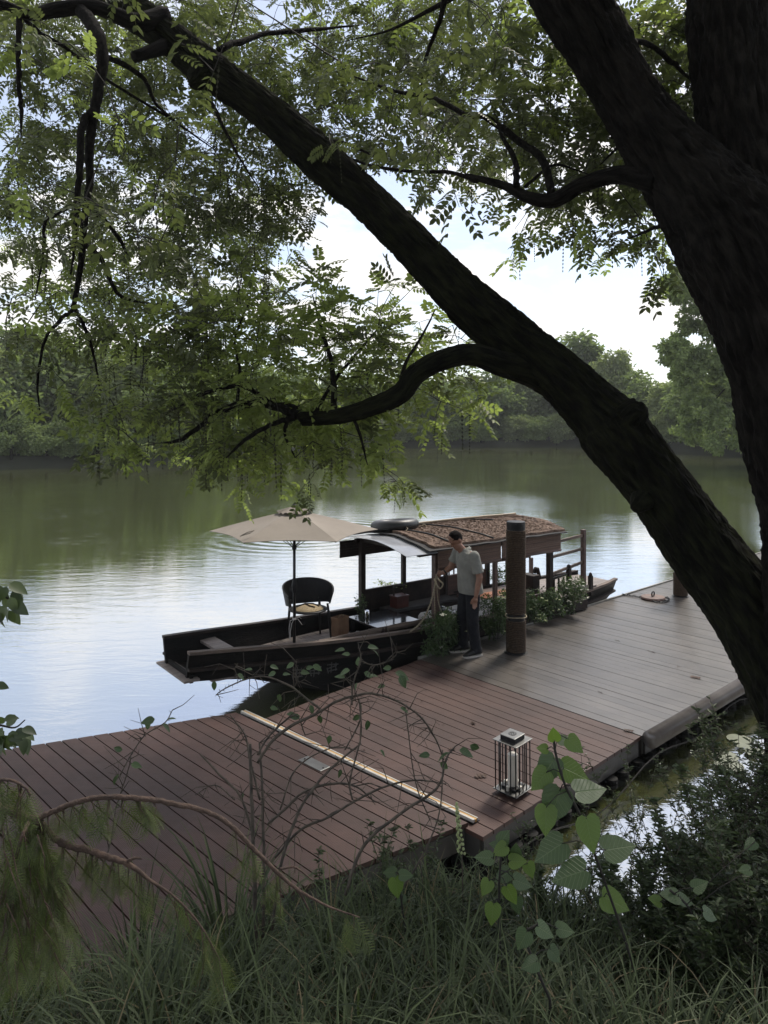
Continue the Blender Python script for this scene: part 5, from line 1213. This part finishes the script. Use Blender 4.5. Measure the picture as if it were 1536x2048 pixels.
# herbs with small narrow leaves
def herb(label,px,Y,h,ns,leaf,seed,m='herb_leaf',lean=.25,spread=.18,z=None,name='leafy_herb',group=None,per=34,tip=1,base=None,wl=.28):
    r=np.random.default_rng(seed); x=(px-768)/F*Y; zz=bank_z(x,Y) if z is None else z; zz=max(zz,-.1); t=thing(name,label,'plant',(x,Y,zz),0,group)
    mb=MB(); P=[];D=[];Sc=[]
    for s in range(ns):
        a=r.uniform(0,6.28); b=np.array([x+r.normal()*spread*.5,Y+r.normal()*spread*.4,zz-.05]); hh=h*r.uniform(.65,1.1)
        tp=b+np.array([math.cos(a)*lean*hh+r.normal()*.03,math.sin(a)*lean*hh,hh]); mid=(b+tp)/2+np.array([-math.cos(a)*.06*hh,0,.05*hh])
        pp=smooth_path([tuple(b),tuple(mid),tuple(tp)],7); mb.tube(pp,[.0035*(1-.7*i/len(pp)) for i in range(len(pp))],4)
        pp=np.array(pp)
        for k in range(per):
            f=r.uniform(.18,1); i0=min(int(f*(len(pp)-1)),len(pp)-2); q=pp[i0]+(pp[i0+1]-pp[i0])*r.random(); aa=r.uniform(0,6.28)
            if k%3==0:   # side shoot
                L_=r.uniform(.05,.16)*(1.1-f)*h*1.6; e=q+np.array([math.cos(aa)*L_,math.sin(aa)*L_,L_*.9]); mb.tube([q,e],[.002,.001],3,cap=False)
                for j in range(6): g=r.random(); bb=r.uniform(0,6.28); P.append(q+(e-q)*g); D.append([math.cos(bb),math.sin(bb),.5]); Sc.append(leaf*r.uniform(.5,1))
            P.append(q); D.append([math.cos(aa),math.sin(aa),r.uniform(-.2,.8)]); Sc.append(leaf*r.uniform(.6,1.2)*(1.1-.4*f))
    mb.build('stems','shrub_bark' if m!='bush_leaf' else 'twig',t); V,Fc=inst(leaf_T(wl*2,.12,.2),np.array(P),frames(D,jit=.4),np.array(Sc)); bulk('leaves',V,Fc,m,t); return t
H_=[('low dark leafy herb just below the brown deck corner', 800, 3.9, 1690, 9, 0.05, 1),
('leafy herb under the cut end of the strip, left of the round leaves', 905, 3.95, 1705, 10, 0.05, 2),
('fine leaved herb with curling shoots at the left of the water gap', 1000, 4.0, 1680, 7, 0.045, 3),
('arching small leaved stems in front of the black floats', 1085, 4.1, 1600, 5, 0.042, 4),
('tall thin stemmed herb standing before the bright water, left one', 1150, 4.2, 1560, 5, 0.045, 5),
('tall herb with spiky leaf tips in the middle of the bright water', 1240, 4.3, 1570, 6, 0.055, 6),
('slender herb at the right end of the bright water', 1300, 4.5, 1540, 6, 0.045, 7),
('dark feathery shrub below the lily pads', 1395, 4.3, 1545, 14, 0.05, 8),
('big dark feathery shrub under the upright trunk', 1455, 4.2, 1560, 22, 0.05, 9),
('dense shrub in the right corner reaching up to the trunk', 1535, 4.0, 1400, 24, 0.055, 10),
('arched shrub tips rising beside the fat deck tube', 1410, 5.0, 1470, 6, 0.045, 11),
('shrub tips poking above the lily pads next to the trunk', 1510, 5.0, 1440, 10, 0.045, 12),
('bushy herb in the lower right between grass and water', 1180, 3.3, 1760, 9, 0.05, 13),
('low grey green herb at the lower middle behind the grass', 990, 3.3, 1745, 11, 0.05, 14),
('bushy herb below the heart leaved vine', 1090, 3.2, 1770, 10, 0.055, 15),
('leafy herb low in the right corner', 1330, 3.0, 1740, 20, 0.06, 16),
('wide dark herb at the right frame edge above the grass', 1480, 3.1, 1600, 24, 0.06, 17),
('small leafy herb among the grass below the brown deck edge', 700, 3.6, 1740, 9, 0.045, 18),
('thin feathery herb leaning over the deck behind the bare shrub', 770, 3.7, 1590, 5, 0.05, 19),
('dark leafy herb filling the bank at the right above the grass', 1400, 3.5, 1690, 20, 0.055, 20)]
for l,px,Y,ty,ns,lf,sd_ in H_:
    x_=(px-768)/F*Y; zb=max(bank_z(x_,Y),-.1); hgt=max(.3,(ZC-(ty-H0)/F*Y-zb)*1.02); herb(l,px,Y,hgt,ns,lf*.8,sd_,spread=.16+.10*(ns>12),per=78 if ns>12 else 52,wl=.17)
# pale flower spikes
for i,(px,Y,h) in enumerate([(928,3.2,.60),(690/1.0,3.1,.0),(350,3.0,.0)]):
    if not h: continue
    x=(px-768)/F*Y; z=bank_z(x,Y); t=thing('flower_spike','small pinkish flower spike standing in the grass under the deck corner','flower',(x,Y,z))
    mb=MB(); mb.tube([(x,Y,z),(x-.01,Y,z+h*.7),(x-.03,Y,z+h)],.003,5); mb.build('stem','shrub_bark',t)
    mb=MB()
    for k in range(46): f=k/46; a=k*2.4; mb.ell((x-.012-.02*f+.012*math.cos(a)*(1.2-f),Y+.012*math.sin(a),z+h*(.66+.36*f)),(.006,.006,.007),6,4)
    mb.build('blossom','flower_cream',t)
# ---------------------------------------------------------------- broad heart-leaved vines
def heart_T():
    pr=[(0,0),(-.09,.14),(-.05,.30),(.10,.41),(.32,.42),(.55,.33),(.78,.17),(1,0)]; vs=[(x,0,.0) for x in np.linspace(0,1,8)]; fs=[]
    V=[(p[0] if i else 0,0,-.06*(i/7)**2) for i,p in enumerate([(x,0) for x in np.linspace(0,1,8)])]
    n=len(V)
    for sg in (1,-1):
        for i,(x,y) in enumerate(pr): V.append((x,y*sg*(1+.04*(i%2)),.10*y-.08*(i/7)**2-.16*y*y+(.022 if i%2 else 0)))
    for i in range(7):
        fs.append((i,i+1,n+i+1,n+i)); fs.append((i+1,i,n+8+i,n+8+i+1))
    return np.array(V,float),np.array(fs)
HT=heart_T()
def vine(name,label,rows,leaves,cat='plant',Y0=2.4,m1='vine_leaf',m2='vine_leaf_dull',base=None):
    b=W(rows[0][0],rows[0][1],rows[0][3]); t=thing(name,label,cat,(b.x,b.y,bank_z(b.x,b.y)))
    mb=MB(); g=Vector((b.x,b.y,bank_z(b.x,b.y)-.03))
    pts=[g]+[W(q[0],q[1],q[3]) for q in smooth_path(rows,5)]; mb.tube(pts,[.0045]*len(pts),6)
    PA=[];PB=[]
    leaves=[q_ for q_ in leaves if q_[2]>1]
    for (cx,cy,sz,ang,tilt,br) in leaves:
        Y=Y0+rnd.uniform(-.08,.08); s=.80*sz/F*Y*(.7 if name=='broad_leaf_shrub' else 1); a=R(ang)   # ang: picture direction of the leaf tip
        d=Vector((math.cos(a),-.35+tilt*.3,-math.sin(a))); d.normalize(); nrm=Vector((rnd.uniform(-.3,.3),-.75,.75*tilt+.35)); base=W(cx,cy,Y)-d*s*.45
        k=min(pts,key=lambda p:(p-base).length); mb.tube([k,(k+base)/2+Vector((0,0,.01)),base+d*s*.05],.0018,4)
        (PA if br else PB).append((base,d,nrm,s))
    mb.build('stem','twig',t,smooth=True)
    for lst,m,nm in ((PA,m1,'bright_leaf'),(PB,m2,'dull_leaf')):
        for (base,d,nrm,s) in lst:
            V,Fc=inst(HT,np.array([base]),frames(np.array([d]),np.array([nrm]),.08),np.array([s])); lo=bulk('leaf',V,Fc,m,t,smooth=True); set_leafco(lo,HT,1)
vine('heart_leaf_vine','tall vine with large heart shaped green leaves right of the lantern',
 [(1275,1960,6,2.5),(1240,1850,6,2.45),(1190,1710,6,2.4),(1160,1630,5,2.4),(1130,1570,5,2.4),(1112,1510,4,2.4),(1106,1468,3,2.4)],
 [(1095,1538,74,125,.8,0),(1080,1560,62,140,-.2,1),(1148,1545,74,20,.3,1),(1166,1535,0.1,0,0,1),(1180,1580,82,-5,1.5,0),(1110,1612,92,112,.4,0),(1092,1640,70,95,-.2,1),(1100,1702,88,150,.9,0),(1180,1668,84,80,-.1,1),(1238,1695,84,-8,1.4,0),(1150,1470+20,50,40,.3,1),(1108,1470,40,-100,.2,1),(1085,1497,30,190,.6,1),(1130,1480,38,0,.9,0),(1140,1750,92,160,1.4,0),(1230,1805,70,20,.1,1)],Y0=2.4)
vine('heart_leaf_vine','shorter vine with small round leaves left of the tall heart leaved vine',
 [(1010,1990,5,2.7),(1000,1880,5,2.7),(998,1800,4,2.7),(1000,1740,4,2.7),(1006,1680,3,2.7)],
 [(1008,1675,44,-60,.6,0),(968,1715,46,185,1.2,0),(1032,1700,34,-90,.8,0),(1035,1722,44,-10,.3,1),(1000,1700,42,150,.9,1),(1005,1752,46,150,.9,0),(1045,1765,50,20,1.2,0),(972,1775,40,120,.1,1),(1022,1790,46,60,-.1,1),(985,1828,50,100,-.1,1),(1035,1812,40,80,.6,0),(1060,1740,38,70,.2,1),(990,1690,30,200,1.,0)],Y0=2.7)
vine('heart_leaf_vine','low vine with round leaves in the grass right of centre',
 [(1100,2000,5,2.3),(1070,1930,5,2.3),(1050,1870,4,2.3),(1075,1850,4,2.3)],
 [(1045,1880,52,120,.9,0),(1090,1862,50,30,.9,0),(1130,1860,46,10,1.1,0),(1060,1930,46,160,.9,0),(1110,1910,44,50,.9,0)],Y0=2.3)
vine('climbing_vine','broad leaved sprig in the shadow under the brown deck edge',
 [(815,1900,4,3.0),(805,1820,4,3.0),(798,1760,3,3.0)],[(793,1775,48,80,.2,1),(780,1745,34,180,1.1,0),(812,1750,36,0,1,0),(800,1800,36,120,.8,0)],Y0=3.0)
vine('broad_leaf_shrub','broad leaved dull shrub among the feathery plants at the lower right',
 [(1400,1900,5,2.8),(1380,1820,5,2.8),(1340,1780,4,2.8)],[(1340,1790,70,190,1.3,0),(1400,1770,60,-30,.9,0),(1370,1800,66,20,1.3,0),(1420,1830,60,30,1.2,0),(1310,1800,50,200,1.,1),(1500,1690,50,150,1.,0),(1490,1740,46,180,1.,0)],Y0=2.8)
def side_branch(label,rows,leaves,Y):
    b=W(*rows[0][:2],Y); t=thing('leafy_branch',label,'branch',b); mb=MB(); pts=[W(x,y,Y) for x,y in smooth_path(rows,4)]; mb.tube(pts,[.005*(1-.6*i/len(pts)) for i in range(len(pts))],5); mb.build('stem','twig',t)
    P=[];D=[];Nn=[];Sx=[]
    for (cx,cy,sz,ang) in leaves:
        a=R(ang); P.append(W(cx,cy,Y+rnd.uniform(-.1,.1))); D.append((math.cos(a),rnd.uniform(-.4,.2),-math.sin(a))); Nn.append((rnd.uniform(-.4,.4),-.7,.7)); Sx.append(sz/F*Y)
    V,Fc=inst(fine_leaf_T(.62,.25,.25),np.array(P),frames(D,np.array(Nn),.35),np.array(Sx)); bulk('leaves',V,Fc,'herb_leaf',t)
q=random.Random(5)
side_branch('dark leafy twig entering at the left edge above the water',[(-60,1180),(-20,1190),(10,1195),(30,1200)],[(q.uniform(-10,28),q.uniform(1165,1225),q.uniform(28,42),q.uniform(20,120)) for _ in range(20)],2.6)
side_branch('dark leafy twig entering low at the left edge beside the deck',[(-60,1440),(0,1450),(30,1455),(50,1440)],[(q.uniform(-10,45),q.uniform(1430,1480),q.uniform(26,38),q.uniform(-40,170)) for _ in range(30)]+[(-8,1368,26,20)],2.6)
# ---------------------------------------------------------------- bare thorny shrub
bs=W(520,1880,3.0); t=thing('bare_shrub','nearly leafless twiggy shrub with arching stems in front of the brown deck','shrub',(bs.x,3.0,bank_z(bs.x,3.0)))
mb=MB(); mb2=MB(); nodes=[]; QS=random.Random(11)
def st(rows,Y0=3.1,Y1=3.3):
    n=len(rows); rr=[(x,y,w*.8,Y0+(Y1-Y0)*i/(n-1)) for i,(x,y,w) in enumerate(rows)]
    pts=pxtube(mb,rr,6,n=5,wob=.12); nodes.append(pts)
    return pts
st([(514,1930,11),(508,1750,10),(505,1650,9),(502,1560,8),(500,1488,7)],3.0,3.1)
st([(525,1930,9),(528,1760,8),(526,1650,8),(524,1560,7),(519,1486,5)],3.0,3.2)
st([(545,1860,8),(560,1740,8),(590,1640,8),(628,1575,7),(670,1530,6),(722,1487,5)],3.0,3.3)
st([(515,1525,7),(545,1482,8),(585,1450,8),(628,1430,7),(680,1400,7),(742,1387,6),(800,1405,5),(845,1438,5),(872,1480,4),(888,1520,3)],3.1,3.3)
st([(535,1648,6),(570,1618,7),(605,1585,6),(660,1568,6),(710,1572,5),(748,1602,3)],3.1,3.3)
st([(550,1715,6),(600,1660,7),(655,1635,6),(705,1605,6),(765,1575,5),(830,1560,4),(892,1568,3)],3.1,3.3)
st([(690,1790,8),(728,1690,8),(810,1621,7),(874,1576,6),(893,1517,5),(911,1492,3)],3.0,3.3)
st([(400,1508,4),(440,1550,5),(480,1592,6),(505,1665,6)],3.2,3.1)
st([(460,1430,3),(490,1470,4),(500,1520,5),(520,1600,6)],3.2,3.1)
st([(515,1510,5),(540,1470,5),(590,1430,4),(610,1470,3)],3.1,3.2)
st([(690,1500,3),(720,1440,4),(718,1400,4),(722,1470,4),(700,1560,5),(705,1600,5)],3.2,3.1)
st([(640,1418,6),(610,1395,5),(580,1372,5),(528,1353,4),(482,1362,4),(445,1380,3),(432,1390,2)],3.15,3.3)
st([(704,1410,5),(704,1390,4),(707,1364,4),(716,1338,4),(722,1318,3),(716,1285,2)],3.15,3.2)
st([(722,1322,4),(745,1330,3),(770,1325,3),(790,1312,2),(795,1300,2)],3.2,3.25)
st([(810,1410,3),(830,1560,3),(860,1640,3)],3.2,3.2)
st([(885,1500,4),(885,1560,4),(875,1640,4),(840,1720,5),(790,1800,6)],3.2,3.0)
st([(600,1376,2),(590,1352,2),(594,1318,1.6)],3.2,3.2); st([(482,1362,2),(470,1340,2),(476,1326,1.5)],3.2,3.2)
st([(560,1620,4),(590,1540,4),(650,1500,3),(700,1495,3)],3.15,3.3); st([(470,1600,3),(430,1570,3),(390,1590,2)],3.1,3.2)
st([(240,1550,2),(262,1510,3),(290,1470,3),(330,1445,3),(345,1420,2)],3.2,3.3); st([(230,1620,3),(255,1545,3),(262,1512,3)],3.2,3.2); st([(200,1760,4),(222,1680,4),(232,1615,3)],3.1,3.2)
for pts in list(nodes):
    for _ in range(max(3,int(len(pts)*.45))):
        i=QS.randrange(2,len(pts)); p=pts[i]; a=QS.uniform(0,6.28); L_=QS.uniform(.04,.17); d=Vector((math.cos(a)*L_,QS.uniform(-.3,.3)*L_,math.sin(a)*L_*.9)); p1=p+d*.5+Vector((0,0,QS.uniform(-.02,.03))); p2=p+d
        mb.tube([p,p1,p2],[.0022,.0016,.0009],4)
        if QS.random()<.55: e=Vector((math.cos(a+1),0,math.sin(a+1)))*L_*.4; mb.tube([p1,p1+e],[.0014,.0007],3)
    for i in range(1,len(pts)-1):
        if QS.random()<.8: a=QS.uniform(0,6.28); mb.tube([pts[i],pts[i]+Vector((math.cos(a),0,math.sin(a)))*.014],[.0022,.0004],3)
mb.build('stems','shrub_bark',t,smooth=True)
LV=[(430,1362,24,100),(475,1348,24,30),(540,1332,22,0),(505,1340,20,200),(552,1345,22,170),(600,1345,24,-10),(612,1338,20,-30),(626,1330,26,15),(588,1326,22,160),(565,1350,20,-20),(690,1300,26,190),(700,1310,22,200),(735,1295,28,-10),(745,1300,22,20),(700,1340,30,170),(716,1332,22,-90),(728,1345,26,20),(690,1355,26,200),(740,1352,22,-10),(783,1335,22,180),(790,1345,40,10),(800,1350,34,60),(770,1370,20,180),(800,1370,26,10),(715,1365,20,120),(720,1430,24,150),(735,1440,26,90),(722,1415,20,-90),(800,1415,24,10),(590,1430,22,200),(640,1430,24,90),(660,1470,22,100),(540,1415,20,0),(900,1505,36,170),(918,1500,40,10),(940,1490,30,20),(860,1510,28,190),(880,1525,28,30),(600,1433,26,180),(310,1438,34,180),(300,1440,30,120),(325,1448,28,30),(335,1440,22,-30),(238,1548,30,130),(262,1528,28,10),(245,1500,24,200),(620,1410,22,60),(560,1388,24,100),(680,1538,22,90),(760,1500,22,40),(485,1585,16,90)]
P=[];D=[];Nn=[];Sx=[]
for (cx,cy,sz,ang) in LV:
    a=R(ang); P.append(W(cx,cy,3.2+QS.uniform(-.06,.06))); D.append((math.cos(a),QS.uniform(-.4,.3),-math.sin(a)-.15)); Nn.append((QS.uniform(-.4,.4),-.55,.8)); Sx.append(sz/F*3.2)
FT=fine_leaf_T(.58,.3,.25); V,Fc=inst(FT,np.array(P),frames(D,np.array(Nn),.4),np.array(Sx)*.82); set_leafco(bulk('leaves',V,Fc,'vine_leaf_dull',t,smooth=True),FT,len(P))
# ---------------------------------------------------------------- conifer bough at the left, close to the viewer
Yc=1.75; c0=W(-80,1600,Yc); t=thing('conifer_bough','red brown drooping conifer bough with hanging soft needles in the lower left corner','branch',c0)
def cb(rows,nm='branch'):
    mb=MB(); rows=[(x_,y_,w_*.74,Y_) for x_,y_,w_,Y_ in rows]; pts=pxtube(mb,rows,12,n=9,jit=.10,wob=.10); mb.build(nm,'conifer_bark',t,smooth=True); return pts
allp=[]
p1=cb([(-90,1590,26,Yc),(0,1615,25,Yc),(45,1632,23,Yc),(80,1642,22,Yc)])
p2=cb([(70,1638,16,Yc),(110,1622,15,Yc),(160,1602,14,Yc),(220,1594,14,Yc),(290,1598,14,Yc),(350,1608,14,Yc),(410,1622,13,Yc),(460,1650,13,Yc),(500,1690,12,Yc),(545,1735,11,Yc),(590,1775,9,Yc),(650,1810,6,Yc),(720,1835,3,Yc)])
p3=cb([(105,1674,16,Yc),(130,1688,18,Yc),(175,1700,18,Yc),(215,1714,16,Yc),(260,1730,14,Yc),(300,1760,9,Yc),(350,1795,6,Yc),(400,1850,5,Yc),(440,1920,3,Yc)]); cb([(80,1642,16,Yc),(95,1660,16,Yc),(110,1678,16,Yc)])
p4=cb([(60,1640,12,Yc),(45,1670,10,Yc-.05),(30,1720,8,Yc-.05),(10,1790,6,Yc-.05)]); p5=cb([(82,1645,14,Yc),(92,1700,12,Yc+.05),(105,1760,10,Yc+.05),(120,1820,6,Yc+.05)])
cb([(15,1612,8,Yc),(5,1650,6,Yc),(-10,1700,5,Yc)]); cb([(255,1722,9,Yc),(270,1716,7,Yc),(284,1717,5,Yc)]); cb([(560,1738,7,Yc),(590,1735,6,Yc),(625,1760,4,Yc)]); cb([(585,1770,7,Yc),(605,1795,5,Yc),(618,1820,3,Yc)])
p6=cb([(-30,1560,8,Yc-.1),(20,1560,8,Yc-.1),(50,1575,6,Yc-.1),(62,1590,4,Yc-.1)])
QN=np.random.default_rng(5)
def frond_T(n=13):
    V=[];Fq=[]
    for i in range(n):
        t_=.06+.92*i/n; L_=.21*math.sin(math.pi*(.12+.83*i/n))**.6; z=-.12*t_*t_
        for sg in (1,-1):
            k=len(V); V+=[(t_-.010,0,z),(t_+.012,0,z),(t_+L_*.7+.009,sg*L_,z-.03),(t_+L_*.7-.003,sg*L_,z-.03)]; Fq.append((k,k+1,k+2,k+3) if sg>0 else (k+3,k+2,k+1,k))
    k=len(V); V+=[(0,.005,0),(0,-.005,0),(1,-.003,-.12),(1,.003,-.12)]; Fq.append((k,k+1,k+2,k+3)); return np.array(V,float),np.array(Fq)
P=[];D=[];Sc=[]; tws=MB()
def shoot(p,L_,dirx=0,dens=1.0):
    p=np.array(p,float); d=np.array([dirx+QN.normal()*.16,QN.normal()*.22,-1.]); d/=np.linalg.norm(d); e_=p+d*L_+np.array([dirx*.12*L_,0,0]); tws.tube([tuple(p),tuple((p+e_)/2+QN.normal(0,.004,3)),tuple(e_)],[.0016,.0012,.0005],4)
    n=max(3,int(L_/.030*dens))
    for k in range(n):
        f=k/n; a=QN.uniform(0,6.28); P.append(p+(e_-p)*f); D.append([math.cos(a)*.6+dirx*.5,math.sin(a)*.5,-1.0+.2*QN.normal()]); Sc.append(QN.uniform(.055,.10)*(1.05-.35*f))
def along(pts,f0,f1,cnt,l0,l1,dirx=0):
    for _ in range(cnt):
        f=QN.uniform(f0,f1); k=min(int(f*(len(pts)-1)),len(pts)-2); u=f*(len(pts)-1)-k; shoot(np.array(pts[k])*(1-u)+np.array(pts[k+1])*u,QN.uniform(l0,l1),dirx)
along(p2,.02,.34,18,.03,.09); along(p2,.28,.40,6,.03,.07,.6); along(p2,.60,.99,7,.04,.09); along(p3,.1,.5,16,.03,.09); along(p3,.40,1,20,.04,.10,.1); along(p1,.1,1,12,.08,.22); along(p4,0,1,18,.08,.22); along(p5,.1,1,22,.10,.24,.1); along(p6,.1,1,10,.03,.08)
for _ in range(28): shoot(W(QN.uniform(-40,75),QN.uniform(1650,1880),Yc+QN.uniform(-.15,.12)),QN.uniform(.06,.18),.05)
for _ in range(34): shoot(W(QN.uniform(10,110),QN.uniform(1800,1960),Yc+QN.uniform(-.12,.12)),QN.uniform(.05,.15),.12)
tws.build('twiglets','conifer_bark',t)
V,Fc=inst(frond_T(),np.array(P),frames(D,jit=.5),np.array(Sc)); bulk('needles',V,Fc,'conifer_leaf',t)
# ---------------------------------------------------------------- lily pads
for i,(x,y,w,lab) in enumerate([(1478,1478,46,'topmost of the lily pads at the right, half hidden by shrub tips'),(1450,1512,50,'large pale lily pad in the middle of the group'),(1458,1530,56,'yellow edged lily pad at the front of the group'),(1512,1505,44,'lily pad touching the right frame edge'),(1490,1494,30,'small lily pad wedged between the larger ones')]):
    c=G(x,y,.012+.004*i); r=w/2/F*c.y; mb=MB(); a0=rnd.uniform(0,6.28); n=30
    poly=[(c.x,c.y)]+[(c.x+r*math.cos(a0+.12+k/n*6.04)*(1+.03*math.sin(k*3)),c.y+r*math.sin(a0+.12+k/n*6.04)) for k in range(n+1)]
    mb.prism(poly,c.z,c.z+.003); tag(mb.build('lily_pad','lily'),'%s'%lab,'lily pad','lily pads')
# ---------------------------------------------------------------- haze over the river
mb=MB(); mb.box(-280,280,-70,345,-3.5,34); me=mb; hz=me.build('haze',None); hz['kind']='stuff'
mh=bpy.data.materials.new('haze'); mh.use_nodes=True; t_=mh.node_tree; t_.nodes.clear(); o_=nd(t_,'ShaderNodeOutputMaterial'); v_=nd(t_,'ShaderNodeVolumePrincipled',Density=.0005); v_.inputs['Color'].default_value=(.9,.93,.95,1); t_.links.new(v_.outputs[0],o_.inputs['Volume']); hz.data.materials.append(mh)
